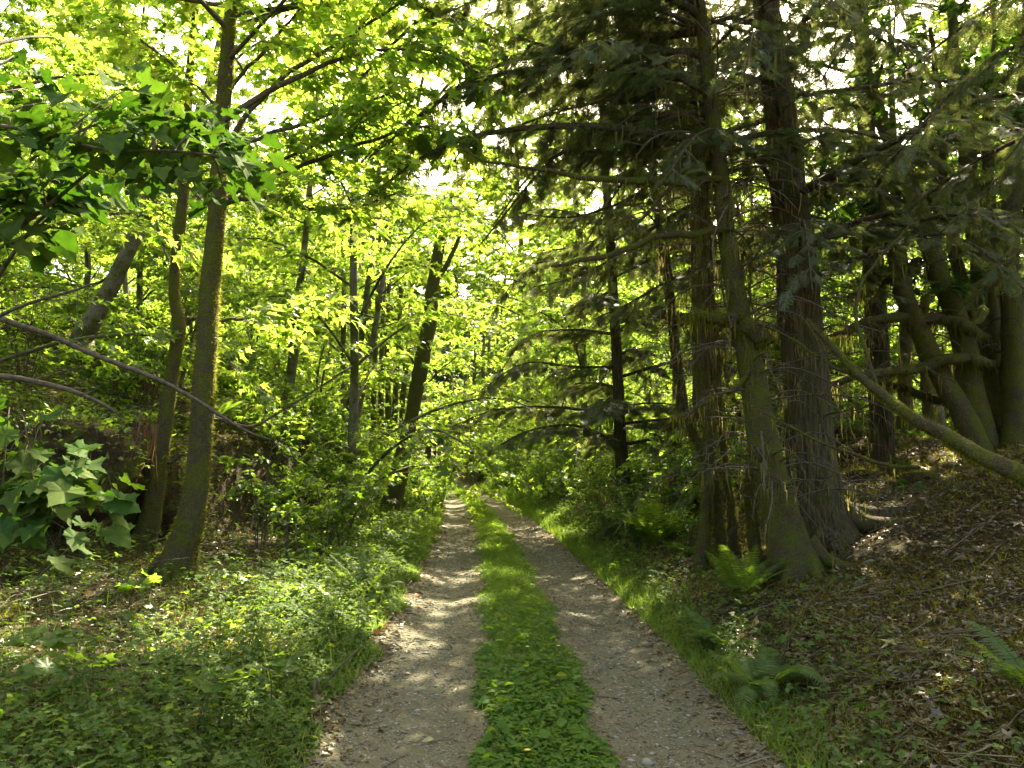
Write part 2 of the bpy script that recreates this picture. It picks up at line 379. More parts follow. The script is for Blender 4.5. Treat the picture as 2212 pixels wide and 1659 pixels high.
# ------------------------------------------------------------------ terrain
def xc(y): return .25 - .012 * y - .0015 * y * y
def sst(a, b, x):
    t = np.clip((x - a) / (b - a), 0, 1); return t * t * (3 - 2 * t)
def wob(x, y, s, a):
    return a * (np.sin(x * s + 1.3 * np.sin(y * s * .7)) * .5 + np.sin(y * s * 1.3 + 2 + np.sin(x * s * .9)) * .5)
def ground(x, y):
    x = np.asarray(x, float); y = np.asarray(y, float)
    d = x - xc(np.clip(y, -10, 75))
    road = -.065 * (np.exp(-((d + .84) / .34) ** 2) + np.exp(-((d - .84) / .34) ** 2))
    s = np.maximum(-d - 1.3, 0)                                   # left of the track
    toe = 3.9 - 3.0 * sst(12.5, 18, y) + .5 * sst(2, 8, -y)
    wd = 1.0 + 1.8 * sst(12, 18, y)
    left = .06 * s + .04 * np.minimum(s, 2) + 1.75 * sst(0, 1, (s - toe) / wd) + .40 * np.maximum(s - toe - wd, 0) - .12 * np.maximum(s - 26, 0)
    q = np.maximum(d - 1.3, 0)                                    # right of the track
    right = .26 * q * sst(-.2, 1.2, q) + .12 * np.minimum(np.maximum(q - 2.0, 0), 3)
    right = right + .35 * sst(13, 18, y) * sst(0, 2.5, q) - .36 * np.maximum(q - 6.2, 0) + .22 * np.maximum(q - 12, 0)
    n = np.minimum(s + q, 1.5) / 1.5
    nz = n * (wob(x, y, 1.1, .06) + wob(x + 7, y - 3, 2.7, .035) + wob(x, y + 5, 6.1, .015)) + wob(x, y, 3.3, .006)
    far = .045 * np.maximum(y - 48, 0)
    return road + left + right + nz + far
def at(px, py, Y):
    u = (px - CX) / F; v = (CY - py) / F
    d = np.array([u, math.cos(PITCH) - v * math.sin(PITCH), math.sin(PITCH) + v * math.cos(PITCH)])
    return CAM + d * (Y / d[1])
def on_ground(px, py, far=90):
    u = (px - CX) / F; v = (CY - py) / F
    d = np.array([u, math.cos(PITCH) - v * math.sin(PITCH), math.sin(PITCH) + v * math.cos(PITCH)])
    t = np.arange(2.5, far, .02); P = CAM + d * t[:, None]
    below = np.nonzero(P[:, 2] < ground(P[:, 0], P[:, 1]))[0]
    p = P[below[0]] if len(below) else P[-1]
    return np.array([p[0], p[1], float(ground(p[0], p[1]))])
def gp(x, y, dz=0): return np.array([x, y, float(ground(x, y)) + dz])
def pxm(Y): return F / Y

def axis(segs):
    out = []
    for a, b, s in segs: out.append(np.arange(a, b, s))
    return np.concatenate(out)
ys = axis([(-30, 0, 1.5), (0, 3, .2), (3, 9, .05), (9, 16, .09), (16, 30, .2), (30, 60, .5), (60, 130, 2.5)])
xs = axis([(-90, -20, 3), (-20, -7, .3), (-7, -3, .1), (-3, 3, .06), (3, 8, .1), (8, 20, .3), (20, 91, 3)])
XX, YY = np.meshgrid(xs, ys); ZZ = ground(XX, YY)
ZZ = ZZ + np.where(np.abs(XX - xc(np.clip(YY, -10, 75))) > 1.3, rng.normal(0, .010, ZZ.shape), 0)
a = Acc(); nx, ny = len(xs), len(ys)
i = (np.arange(ny - 1)[:, None] * nx + np.arange(nx - 1)[None]).ravel()
a.add(np.column_stack([XX.ravel(), YY.ravel(), ZZ.ravel()]), np.vstack([np.column_stack([i, i + 1, i + nx + 1]), np.column_stack([i, i + nx + 1, i + nx])]))
tag(a.build('ground', 'ground', smooth=True), kind='structure')
# the two-rut road: one sheet just above the ground with a ragged edge
yr = axis([(-8, 3, .3), (3, 12, .06), (12, 30, .15), (30, 70, .5)])
dr = np.linspace(-1.36, 1.36, 46)
DD, YR = np.meshgrid(dr, yr)
sd_ = np.where(DD > 0, 2.0, 0.0)
edge = 1 + (np.abs(DD) / 1.36) ** 6 * (.045 * np.sin(YR * 2.1 + sd_) + .035 * np.sin(YR * 4.7 + 1 + sd_ * 3) + .02 * np.sin(YR * 11.3 + sd_))
XR = xc(YR) + DD * edge; ZR = ground(XR, YR) + .006 + rng.normal(0, .0022, XR.shape)
a = Acc(); nx, ny = XR.shape[1], XR.shape[0]
i = (np.arange(ny - 1)[:, None] * nx + np.arange(nx - 1)[None]).ravel()
a.add(np.column_stack([XR.ravel(), YR.ravel(), ZR.ravel()]), np.vstack([np.column_stack([i, i + 1, i + nx + 1]), np.column_stack([i, i + nx + 1, i + nx])]))
tag(a.build('road', 'road', smooth=True), kind='structure')

# ------------------------------------------------------------------ broadleaf prototypes and their copies
FAR = gp(0, -60)
def maple_proto(seed, H, crown0, spread, nlimb, leafsize, label, group, bark='alder', leafm='maple', lean=.0, ntw=7, nleaf=22, stems=1, r0=.11):
    global rng
    rng = np.random.default_rng(seed)
    t = thing('broadleaf_tree', (0, 0, 0), label, 'tree', group)
    tr, cr, lv = Acc(), Acc(), Leaves()
    for sidx in range(stems):
        a0 = rng.uniform(0, 6.28); l0 = lean + (.25 if stems > 1 else 0) * rng.uniform(.5, 1.4)
        hh = H * rng.uniform(.75, 1.0) if sidx else H
        pts = [(0, 0, -.3), (0, 0, 0)]
        for k in range(1, 6):
            z = hh * k / 5; pts.append((math.cos(a0) * l0 * z * (.6 + .4 * k / 5) + rng.normal(0, .10), math.sin(a0) * l0 * z * (.6 + .4 * k / 5) + rng.normal(0, .10), z))
        P = smooth_path(pts, 22); rad = r0 * (1 - .8 * np.linspace(0, 1, 22)) * (1 if stems == 1 else .6); rad[:2] *= 1.4
        tube(tr, P, rad, 8, 0, .12)
        for k in range(nlimb // stems):
            f = crown0 + (1 - crown0) * (k + rng.uniform(0, .9)) / (nlimb / stems); i = min(int(f * 21), 21)
            an = k * 2.4 + rng.uniform(-.5, .5); L = spread * (1 - .55 * max(0, f - .35) / .65) * rng.uniform(.7, 1.15)
            d = np.array([math.cos(an), math.sin(an), rng.uniform(.0, .55)])
            pp = [P[i], P[i] + d * L * .35 + [0, 0, .12 * L], P[i] + d * L * .7 + [0, 0, .12 * L], P[i] + d * L + [0, 0, -.05 * L]]
            branchy(tr, cr, lv, smooth_path(pp, 9), max(.012, rad[i] * .42), ntw, L * .34, nleaf, leafsize, .2, 0, 5)
        leafy_twig(cr, lv, P[-1], [0.2, 0, 1], .6, nleaf, leafsize)
    lv.emit(cr, MAPLE, 1)
    tr.build('trunk', bark, t, True); cr.build('crown', ['twig', leafm], t)
    return t

def scatter(protos, spots, label, group, smin=.85, smax=1.2, sink=.05):
    for k, (x, y) in enumerate(spots):
        p = protos[k % len(protos)]
        o = copy_tree(p, gp(x, y, -sink), rng.uniform(0, 6.28), rng.uniform(smin, smax), label, group)

LB_HILL = 'sunlit broadleaf tree crowding the left hillside above the bank'
LB_END = 'bright green broadleaf tree closing the view beyond the bend of the track'
LB_RIGHT = 'backlit broadleaf tree standing behind the dark conifers on the right'
GH, GE, GR = 'broadleaf trees on the left hillside', 'broadleaf trees beyond the bend', 'broadleaf trees behind the right conifers'
pA = maple_proto(101, 13.5, .20, 3.4, 32, .135, LB_HILL, GH, lean=.05, ntw=11, nleaf=40)
pB = maple_proto(102, 10.5, .14, 3.2, 28, .125, LB_HILL, GH, lean=.12, ntw=11, nleaf=40)
pC = maple_proto(103, 6.5, .10, 2.6, 28, .115, LB_HILL, GH, stems=4, ntw=9, nleaf=36, r0=.10)
pD = maple_proto(104, 19, .25, 3.8, 36, .19, LB_END, GE, lean=.03, ntw=9, nleaf=34, r0=.17)
rng = np.random.default_rng(5)
def roadclear(x, y, m): return abs(x - xc(y)) > m
hill = []
for yy in np.arange(11.5, 52, 4.7):
    for xx in np.arange(-30, -3, 4.4):
        x = xx + rng.uniform(-1.3, 1.3); y = yy + rng.uniform(-1.3, 1.3)
        s = xc(y) - 1.3 - x
        if s < (2.2 if y > 19 else 5.2): continue
        if x / y < -1.0: continue
        hill.append((x, y))
first = True
def place(protos, spots, label, group, smin=.85, smax=1.2):
    for k, (x, y) in enumerate(spots):
        p = protos[int(rng.integers(len(protos)))]
        if not p.get('used'):
            p['used'] = 1; p.location = gp(x, y, -.05); p['label'] = label; p['group'] = group
            p.rotation_euler[2] = rng.uniform(0, 6.28); continue
        o = copy_tree(p, gp(x, y, -.05), rng.uniform(0, 6.28), rng.uniform(smin, smax), label, group)
hill += [(-12.5, 17), (-10.2, 21)]
place([pC, pB, pC, pA, pC, pB], hill, LB_HILL, GH)
end = []; end2 = []; end3 = []
for yy in np.arange(53, 100, 4.6):
    for xx in np.arange(-30, 24, 4.2):
        x = xx + rng.uniform(-1.7, 1.7); y = yy + rng.uniform(-1.7, 1.7)
        if abs(x - xc(min(y, 75))) < 2.6 and y < 62: continue
        if x / y > .42 or x / y < -.5: continue
        if -13 < x < 3 and y < 71: continue
        (end if y < 58 else end2 if y < 70 or (y < 82 and -15 < x < 5) else end3).append((x, y))
place([pC, pC, pB], end, LB_END, GE, .8, 1.1)
place([pA, pB], end2, LB_END, GE, .9, 1.15)
LB_TALL = 'tall bright green broadleaf tree rising above the others at the far end of the track'
end3 += [(.9, 43), (-8.5, 47)]
place([pD], end3, LB_TALL, 'tall trees at the far end', 1.0, 1.5)
LB_OVER = 'tall broadleaf tree on the left bank spreading its bright crown out over the track'
place([pA], [(-3.6, 17.2), (-5.4, 25)], LB_OVER, 'tall trees on the left bank by the track', 1.15, 1.35)
place([pA], [(2.7, 27)], 'tall broadleaf tree on the right of the track behind the young drooping conifer', 'tall trees on the right by the track', 1.15, 1.4)
rt = []
for yy in np.arange(19, 50, 4.0):
    for xx in np.arange(1, 30, 4.0):
        x = xx + rng.uniform(-1.6, 1.6); y = yy + rng.uniform(-1.6, 1.6)
        if x - xc(y) < (2.8 if y > 26 else 5.5) or x / y > .85: continue
        rt.append((x, y))
rt += [(5.5, 17.5), (7.5, 18.5), (10, 17.8), (12.5, 18.5), (15, 17), (8.8, 21)]
place([pB, pC, pA, pC], rt, LB_RIGHT, GR, .8, 1.15)
place([pD], [(-14, 84), (-9.5, 86), (-5.5, 83.5), (-1.5, 86), (2.5, 84), (-7.5, 91), (-3, 92), (6.5, 87)], LB_TALL, 'tall trees at the far end', 1.6, 1.85)

# ------------------------------------------------------------------ hero trunks traced to their own distance
def px_path(pts, Y, n=None, dy=None):
    """pts: (px, py, width px[, Y]) -> smooth path of points and radii"""
    Q = []
    for k, p in enumerate(pts):
        Yk = p[3] if len(p) > 3 else Y
        w = at(p[0], p[1], Yk); Q.append((*w, p[2] / 2 * Yk / F))
    Q = smooth_path(Q, n or max(10, len(pts) * 5))
    return Q[:, :3], np.maximum(Q[:, 3], .004)
def hero(name, label, cat, px, group=None, mm='moss', bark='mossbark', sides=14, lump=.07, fz=0, fzL=.035, Y=None, strand=0, sink=.25, n=60):
    base = on_ground(px[0][0], px[0][1]) if Y is None else at(px[0][0], px[0][1], Y)
    Yb = base[1]
    t = thing(name, base, label, cat, group)
    P, r = px_path(px, Yb, n)
    P = np.vstack([[P[0] + np.array([0, 0, -sink])], P]); r = np.concatenate([[r[0] * 1.25], r])
    b = Acc(); tube(b, P, r, sides, 0, lump); rts = []
    if px[0][2] > 90:
        a0 = rng.uniform(0, 6.28); n_r = 6
        for k in range(n_r):
            an = a0 + 6.28 * k / n_r + rng.uniform(-.35, .35); d = np.array([math.cos(an), math.sin(an)]); rr = r[2]; q = []
            for f_, dz in ((.35, .26), (.85, .10), (1.35, .0), (1.9, -.05), (2.4, -.10)):
                x_, y_ = base[0] + d[0] * rr * f_ * (1 + .1 * k % 2), base[1] + d[1] * rr * f_; q.append((x_, y_, float(ground(x_, y_)) + dz * rng.uniform(.8, 1.3)))
            Pr = smooth_path(q, 10); rts.append(Pr); tube(b, Pr, np.linspace(rr * .30, .02, 10), 8, 0, .16)
    b.build('trunk', bark, t, True)
    if fz:
        f = Acc(); fuzz(f, P, r, fz, fzL, hang=.5, wid=.8)
        for Pr in rts: fuzz(f, Pr, np.linspace(r[2] * .30, .02, 10), 400, fzL, hang=.2)
        if strand: strands(f, P, strand, .3, 0, .006, float(r.mean()))
        tag(f.build('moss', mm, t), kind='stuff')
    return t, P, r, Yb
def limb_px(t, pts, Y, name='branch', bark='twig', sides=7, lump=.08, fz=0, strand=0, stL=.22, n=26, fzL=.03, mossm='moss'):
    P, r = px_path(pts, Y, n)
    if lump:
        k_ = np.arange(n); w_ = np.column_stack([np.sin(k_ * f_ + rng.uniform(0, 6.28)) + .6 * np.sin(k_ * f_ * 2.3 + rng.uniform(0, 6.28)) for f_ in (.55, .7, .62)])
        P = P + w_ * (np.minimum(r, .05) * (.32 if r.max() < .11 else .18) + .004)[:, None] * np.minimum(1, k_ / 4)[:, None]
    b = Acc(); tube(b, P, r, sides, 0, lump); o = b.build(name, bark, t, True)
    if fz or strand:
        f = Acc()
        if fz: fuzz(f, P, r, fz, fzL, hang=.7)
        if strand: strands(f, P, strand, stL, 0, .005, float(r.mean()))
        m = f.build('moss', mossm, None, origin=np.array(t.location)); m.location = (0, 0, 0); m.parent = o; m['kind'] = 'stuff'
    return P, r, o
def sprays_on(cr, lv, P, ntw, L, nleaf, size, start=.15, updown=.3, tilt=.6):
    D = nrm(np.gradient(P, axis=0)); n = len(P)
    for k in range(ntw):
        i = min(int((start + (1 - start) * (k + rng.uniform(0, 1)) / ntw) * (n - 1)), n - 1)
        h = nrm(np.cross(D[i], [0, 0, 1.]) + 1e-6); s = 1 if rng.random() < .5 else -1
        leafy_twig(cr, lv, P[i], D[i] * rng.uniform(.2, 1) + h * s * rng.uniform(.3, 1.1) + np.array([0, 0, rng.uniform(-updown, updown)]), L * rng.uniform(.5, 1.3), nleaf, size, rng.uniform(.1, .4), tilt)

rng = np.random.default_rng(21)
# the thick mossy trunk on the left
t, P, r, Yb = hero('broadleaf_tree', 'thickest mossy trunk on the left, curved at its foot, with long bare lower branches', 'tree',
    [(372, 1258, 92), (392, 1190, 68), (414, 1110, 55), (431, 1000, 49), (436, 880, 50), (447, 740, 44), (453, 620, 43), (464, 520, 38), (470, 420, 37), (478, 300, 34), (486, 180, 33), (493, 80, 29), (502, 0, 26), (512, -160, 22), (520, -330, 14)],
    bark='mossbark', fz=15000, fzL=.045, sides=16)
cr, lv = Acc(), Leaves()
for pts, nt_ in (([(488, 437, 14), (540, 425, 12), (600, 430, 11), (690, 452, 9), (780, 445, 7), (860, 415, 5)], 10),
            ([(492, 430, 10), (560, 372, 9), (640, 330, 7), (740, 285, 5), (880, 215, 4)], 10),
            ([(482, 330, 16), (540, 240, 13), (610, 170, 11), (700, 110, 9), (800, 50, 7), (890, -10, 5)], 10),
            ([(488, 310, 12), (560, 300, 10), (640, 270, 9), (740, 238, 7), (830, 205, 5)], 10),
            ([(490, 200, 10), (560, 120, 8), (640, 30, 6), (700, -60, 4)], 12),
            ([(485, 250, 9), (430, 190, 7), (350, 120, 6), (260, 60, 4)], 12),
            ([(495, 60, 9), (430, 0, 7), (360, -60, 5)], 10),
            ([(500, 20, 9), (560, -40, 7), (640, -100, 5)], 14),
            ([(436, 700, 9), (500, 690, 7), (580, 680, 5), (680, 655, 3)], 6),
            ([(455, 900, 8), (540, 920, 7), (620, 880, 5), (700, 830, 4), (760, 790, 3)], 0),
            ([(484, 260, 15), (640, 165, 12), (800, 112, 9), (940, 110, 6), (1040, 160, 4)], 14),
            ([(486, 400, 12), (640, 365, 10), (790, 305, 8), (920, 275, 6), (1015, 310, 3)], 10),
            ([(500, 60, 12), (680, 5, 10), (850, -5, 8), (980, 50, 5), (1050, 90, 3)], 14),
            ([(440, 440, 8), (400, 400, 6), (340, 365, 5), (280, 330, 3)], 4)):
    Pb, rb, o = limb_px(t, pts, Yb + rng.uniform(-.3, .6), bark='twig')
    if nt_: sprays_on(cr, lv, Pb, int(nt_ * 2.2), .85, 13, .16, .3)
up = Acc()  # limbs above the frame, added to shade the near bough and foreground
for k in range(9):
    i = int(len(P) * (.74 + .25 * k / 9)); an = k * 2.4 - .6; L = rng.uniform(2.0, 3.4) * (1.1 - .4 * k / 9); d = np.array([math.cos(an), math.sin(an), .3])
    branchy(up, cr, lv, smooth_path([P[i], P[i] + d * L * .5 + [0, 0, .1], P[i] + d * L], 8), .03, 9, .95, 20, .17)
up.build('upper_shade_limbs', 'twig', t, True)
lv.emit(cr, MAPLE, 1); cr.build('crown', ['twig', 'maple'], t)
# its thinner companion
t, P, r, Yb = hero('broadleaf_tree', 'thin kinked mossy trunk standing just left of the thickest mossy trunk', 'tree',
    [(300, 1198, 64), (322, 1130, 44), (342, 1020, 38), (358, 900, 32), (374, 790, 28), (386, 705, 30), (377, 640, 23), (380, 560, 22), (392, 460, 23), (398, 380, 22), (405, 250, 19), (412, 130, 17), (421, 30, 14), (428, -80, 12), (436, -200, 7)],
    bark='mossbark', fz=9000, fzL=.038, sides=12)
cr, lv = Acc(), Leaves()
for pts, nt_ in (([(388, 705, 12), (410, 690, 10), (440, 675, 8)], 0), ([(408, 250, 9), (350, 200, 7), (280, 120, 5), (220, 60, 4)], 12), ([(412, 120, 8), (460, 60, 6), (520, -20, 4)], 12),
            ([(400, 330, 7), (350, 300, 5), (290, 260, 4), (220, 240, 3)], 8), ([(420, 40, 7), (380, -40, 5), (330, -90, 4)], 12), ([(345, 1010, 9), (390, 985, 6), (440, 975, 4)], 0)):
    Pb, rb, o = limb_px(t, pts, Yb + rng.uniform(-.2, .4))
    if nt_: sprays_on(cr, lv, Pb, int(nt_ * 1.4), .75, 12, .16, .3)
lv.emit(cr, MAPLE, 1); cr.build('crown', ['twig', 'maple'], t)
# leaning forked trunk on the bank behind
t, P, r, Yb = hero('broadleaf_tree', 'right-leaning mossy trunk that forks, rooted on top of the left bank', 'tree',
    [(178, 730, 46), (200, 690, 40), (250, 600, 35), (285, 525, 32), (312, 460, 33), (335, 405, 34), (372, 360, 26), (410, 290, 20), (450, 180, 16), (480, 60, 12), (500, -60, 8)],
    bark='alder', fz=2600, fzL=.04, Y=14.0)
limb_px(t, [(325, 440, 20), (330, 395, 17), (334, 350, 15), (330, 290, 11), (318, 200, 8), (300, 90, 6)], Yb, bark='alder', fz=200)
cr, lv = Acc(), Leaves()
for pts in ([(410, 290, 8), (360, 220, 6), (300, 160, 4)], [(450, 180, 8), (520, 120, 6), (590, 70, 4)], [(318, 200, 7), (250, 140, 5), (180, 90, 4)], [(300, 90, 6), (230, 20, 4), (150, -20, 3)]):
    Pb, rb, o = limb_px(t, pts, Yb); sprays_on(cr, lv, Pb, 12, .9, 14, .17, .2)
lv.emit(cr, MAPLE, 1); cr.build('crown', ['twig', 'maple'], t)
# the leaning broken snag beside the track
t, P, r, Yb = hero('broken_snag', 'dark leaning trunk with a splintered broken top on the left edge of the track', 'tree',
    [(838, 1115, 44), (858, 1040, 38), (876, 960, 33), (890, 890, 31), (903, 830, 33), (915, 760, 31), (928, 690, 30), (934, 630, 29), (942, 570, 27), (953, 510, 25), (963, 470, 26), (970, 448, 25)],
    bark='mossbark', fz=2600, fzL=.035, sides=12, lump=.12)
sp = Acc()
for k in range(9):
    a0 = rng.uniform(0, 6.28); b0 = P[-1] + np.array([math.cos(a0), math.sin(a0), 0]) * r[-1] * .75
    tube(sp, np.array([b0 - [0, 0, .12], b0 + [0, 0, rng.uniform(.05, .2)], b0 + np.array([rng.normal(0, .03), rng.normal(0, .03), rng.uniform(.2, .55)])]), [.035, .025, .006], 4)
sp.build('splintered_top', 'hair', t)
cr, lv = Acc(), Leaves()
for pts, nt_ in (([(948, 600, 12), (965, 570, 11), (985, 530, 9), (1005, 490, 8), (1022, 452, 6), (1036, 420, 4)], 3), ([(936, 620, 9), (938, 560, 9), (944, 500, 8), (946, 450, 6), (944, 420, 4)], 0),
            ([(905, 800, 6), (880, 765, 5), (850, 740, 3)], 3), ([(930, 560, 6), (890, 570, 5), (840, 582, 3)], 0), ([(893, 860, 5), (930, 820, 4), (985, 770, 3)], 3)):
    Pb, rb, o = limb_px(t, pts, Yb, bark='mossbark')
    if nt_: sprays_on(cr, lv, Pb, nt_, .8, 9, .16)
lv.emit(cr, MAPLE, 1); cr.build('crown', ['twig', 'maple'], t)
# slim trunks further along the left bank
def slim(label, px, Y, group=None, bark='alder', crown=True, leafm='maple', size=.18, nsp=26, fz=700, nl=9, Lc=1.0, ntw=5):
    t, P, r, Yb = hero('broadleaf_tree', label, 'tree', px, group, bark=bark, Y=Y, fz=fz, fzL=.04, sides=9, n=40)
    if crown:
        cr, lv = Acc(), Leaves(); tr = Acc()
        for k in range(nl):
            i = int(len(P) * (.45 + .55 * k / nl)); an = k * 2.4 + rng.uniform(0, 1); L = rng.uniform(1.2, 2.4) * Lc
            d = np.array([math.cos(an), math.sin(an), .35])
            branchy(tr, cr, lv, smooth_path([P[i], P[i] + d * L * .5, P[i] + d * L], 7), .025, ntw, .8 * max(1, Lc * .75), 16 if Lc == 1 else 28, size)
        tr.build('branch', 'twig', t, True); lv.emit(cr, MAPLE, 1); cr.build('crown', ['twig', leafm], t)
    return t
slim('slim wavy trunk standing alone between the thick mossy trunk and the leaning snag', [(622, 935, 30), (618, 890, 22), (628, 820, 21), (636, 740, 21), (638, 690, 19), (655, 560, 15), (668, 420, 13), (680, 280, 10), (690, 150, 6)], 19)
slim('left stem of the slim pair of trunks left of the leaning snag', [(752, 985, 26), (754, 930, 20), (758, 860, 18), (768, 790, 17), (785, 700, 14), (800, 560, 12), (815, 400, 11), (838, 200, 9), (856, 20, 7), (870, -130, 4)], 24, nl=16, Lc=1.9, ntw=8, size=.16)
slim('right stem of the slim pair of trunks left of the leaning snag', [(764, 985, 22), (768, 920, 16), (782, 840, 15), (800, 760, 13), (820, 650, 12), (845, 500, 11), (880, 330, 9), (915, 160, 7), (940, 0, 5)], 23, nl=16, Lc=1.8, ntw=8, size=.16)
GC = 'cluster of thin mossy trunks left of the leaning snag'
for k, (x0, x1) in enumerate([(806, 812), (822, 826), (838, 836), (852, 862), (868, 884), (796, 796)]):
    slim('one of the thin straight trunks clustered in the shade behind the leaning snag', [(x0, 950, 16), (x0 + 1, 880, 13), ((x0 + x1) / 2, 800, 12), (x1, 720, 10), (x1 + 6, 560, 8), (x1 + 12, 400, 6)], 31 + k * 1.1, GC, 'mossbark', nsp=14, size=.2)
GW = 'pale trunks at the end of the track'
for k, (x0, y0, x1) in enumerate([(1018, 1010, 1022), (1032, 1020, 1040), (1046, 1020, 1052), (1080, 1000, 1078), (1008, 1000, 1004), (975, 1010, 972), (1062, 1010, 1070)]):
    slim('one of the pale slender trunks standing where the track bends out of sight', [(x0, y0 + 20, 13), (x0, y0 - 30, 11), (x1, y0 - 120, 9), (x1 + 4, y0 - 230, 7), (x1 + 6, y0 - 360, 5)], 50 + k * 1.2, GW, 'alder', nsp=10, size=.22, fz=0)

# ------------------------------------------------------------------ conifers on the right
def conifer_limb(tw, lv, P, r0, dens=1.0, size=.34, width=.8, start=.12, droop=.6, str_acc=None, nst=0, bark_acc=None, stL=.25):
    """a sweeping conifer limb: side twigs carry hanging flat sprays"""
    n = len(P); (bark_acc or tw).n
    tube(bark_acc or tw, P, np.linspace(r0, r0 * .2, n), 6, 0, .1)
    D = nrm(np.gradient(P, axis=0)); Ltot = np.linalg.norm(np.diff(P, axis=0), axis=1).sum()
    K = max(4, int(Ltot * 10 * dens))
    for k in range(K):
        f = start + (1 - start) * (k + rng.uniform(0, 1)) / K; i = min(int(f * (n - 1)), n - 1)
        h = nrm(np.cross(D[i], [0, 0, 1.]) + 1e-6); s = 1 if k % 2 else -1
        L = width * (1.05 - .75 * f) * rng.uniform(.35, 1.25)
        d = nrm(D[i] * rng.uniform(.5, 1.0) + h * s * rng.uniform(.5, 1.0) + np.array([0, 0, rng.uniform(-.35, .05)]))
        u = np.linspace(0, 1, 4)[:, None]; Q = P[i] + d * L * u + np.array([0, 0, -.28 * L]) * u ** 2
        tube(tw, Q, np.linspace(.006, .002, 4), 3, 0, cap=False)
        m = max(2, int(L * 14 * dens)); t = rng.uniform(.1, 1, m)[:, None]
        Pp = P[i] + d * L * t + np.array([0, 0, -.28 * L]) * t ** 2
        hh = nrm(np.cross(d, [0, 0, 1.]) + 1e-6)
        A = nrm(d * rng.uniform(.3, 1, (m, 1)) + hh * rng.choice([-1, 1], (m, 1)) * rng.uniform(0, .9, (m, 1)) + np.array([0, 0, -1.]) * rng.uniform(.1, 1.0, (m, 1)) * droop)
        lv.add(Pp, A, nrm(rup(m, .45) + hh * .25), size * .66 * rng.uniform(.5, 1.25, m))
    if str_acc is not None and nst: strands(str_acc, P, nst, stL, 0, .006, .02)
def conifer_crown(t, P, r, spec, fol='crown', dens=1.0, size=.34, bare=True):
    """spec: list of (frac along trunk, azimuth, length, rise, end drop)"""
    tw, lv, br, st = Acc(), Leaves(), Acc(), Acc()
    for f, an, L, rise, drop in spec:
        i = min(int(f * (len(P) - 1)), len(P) - 1); d = np.array([math.cos(an), math.sin(an), 0])
        pp = smooth_path([P[i], P[i] + d * L * .35 + [0, 0, rise * L], P[i] + d * L * .7 + [0, 0, rise * L * .7], P[i] + d * L + [0, 0, -drop * L]], 12)
        conifer_limb(tw, lv, pp, max(.012, .03 * L / 2.5), dens, size, .85, str_acc=st, nst=int(L * 6), bark_acc=br)
    br.build('limbs', 'fir', t, True)
    lv.emit(tw, CSPRAY, 1); tw.build(fol, ['twig', 'needle'], t); tag(st.build('hanging_moss', 'strand', t), kind='stuff')

def dead_twigs(t, P, r, n, f0, f1, L0=.5, L1=1.6, hang=.35, nst=5):
    """fine bare drooping twigs with wisps of moss on a trunk"""
    a, st = Acc(), Acc()
    for k in range(n):
        i = int(rng.uniform(f0, f1) * (len(P) - 1)); an = rng.uniform(0, 6.28); L = rng.uniform(L0, L1); d = np.array([math.cos(an), math.sin(an), rng.uniform(-.2, .35)])
        pp = smooth_path([P[i], P[i] + d * L * .4 + [0, 0, .05 * L], P[i] + d * L * .75 + [0, 0, -.1 * L], P[i] + d * L + [0, 0, -hang * L]] + rng.normal(0, .04 * L, (4, 3)) * [[0], [1], [1], [1]], 12)
        tube(a, pp, np.linspace(.011, .002, 12) * rng.uniform(.6, 1.5), 4, 0, cap=False)
        for q in range(3):
            j = int(rng.integers(3, 11)); e = pp[j] + nrm(d + rng.normal(0, .7, 3)) * L * rng.uniform(.15, .4) + [0, 0, -.1 * L]
            tube(a, smooth_path([pp[j], (pp[j] + e) / 2 + [0, 0, .02], e], 5), np.linspace(.004, .0012, 5), 3, 0, cap=False)
        strands(st, pp, nst, .22, 0, .004, .015)
    tag(a.build('dead_twigs', 'twig', t), kind='stuff'); tag(st.build('hanging_moss', 'strand', t), kind='stuff')
rng = np.random.default_rng(33)
def limbs_random(f0, f1, n, L0, L1, a0=0, a1=6.28):
    return [(f0 + (f1 - f0) * (k + rng.uniform(0, 1)) / n, a0 + (a1 - a0) * ((k * .618) % 1) + rng.uniform(-.2, .2), (L0 + (L1 - L0) * k / n) * rng.uniform(.75, 1.2), rng.uniform(-.02, .14), rng.uniform(.05, .35)) for k in range(n)]
# biggest conifer
t, P, r, Yb = hero('conifer_tree', 'biggest conifer on the right, straight furrowed brown trunk with flared foot', 'tree',
    [(1775, 1172, 175), (1764, 1110, 132), (1755, 1030, 112), (1746, 920, 100), (1740, 800, 94), (1730, 690, 90), (1722, 600, 86), (1710, 480, 80), (1696, 340, 74), (1680, 200, 69), (1664, 80, 62), (1652, 0, 58), (1630, -180, 50), (1600, -450, 40), (1575, -750, 28), (1560, -1000, 12)],
    bark='fir', sides=20, lump=.06, fz=1800, fzL=.03, strand=60)
conifer_crown(t, P, r, limbs_random(.46, .98, 30, 3.6, 1.5) + [(.40, 5.2, 2.8, .05, .3), (.43, 4.4, 2.6, .05, .3), (.45, 6.0, 3.2, .05, .35), (.5, 5.6, 3.5, .08, .3)])
BIG = (t, P, r, Yb); dead_twigs(t, P, r, 120, .10, .62, nst=11)
for pts, fzn, stn in (([(1700, 120, 20), (1660, 70, 18), (1600, 40, 14), (1540, 50, 8), (1490, 70, 5)], 100, 10), ([(1690, 140, 16), (1640, 170, 12), (1600, 190, 9), (1540, 240, 5)], 60, 12)):
    limb_px(t, pts, Yb - .2, bark='fir', fz=fzn, strand=stn, mossm='strand')
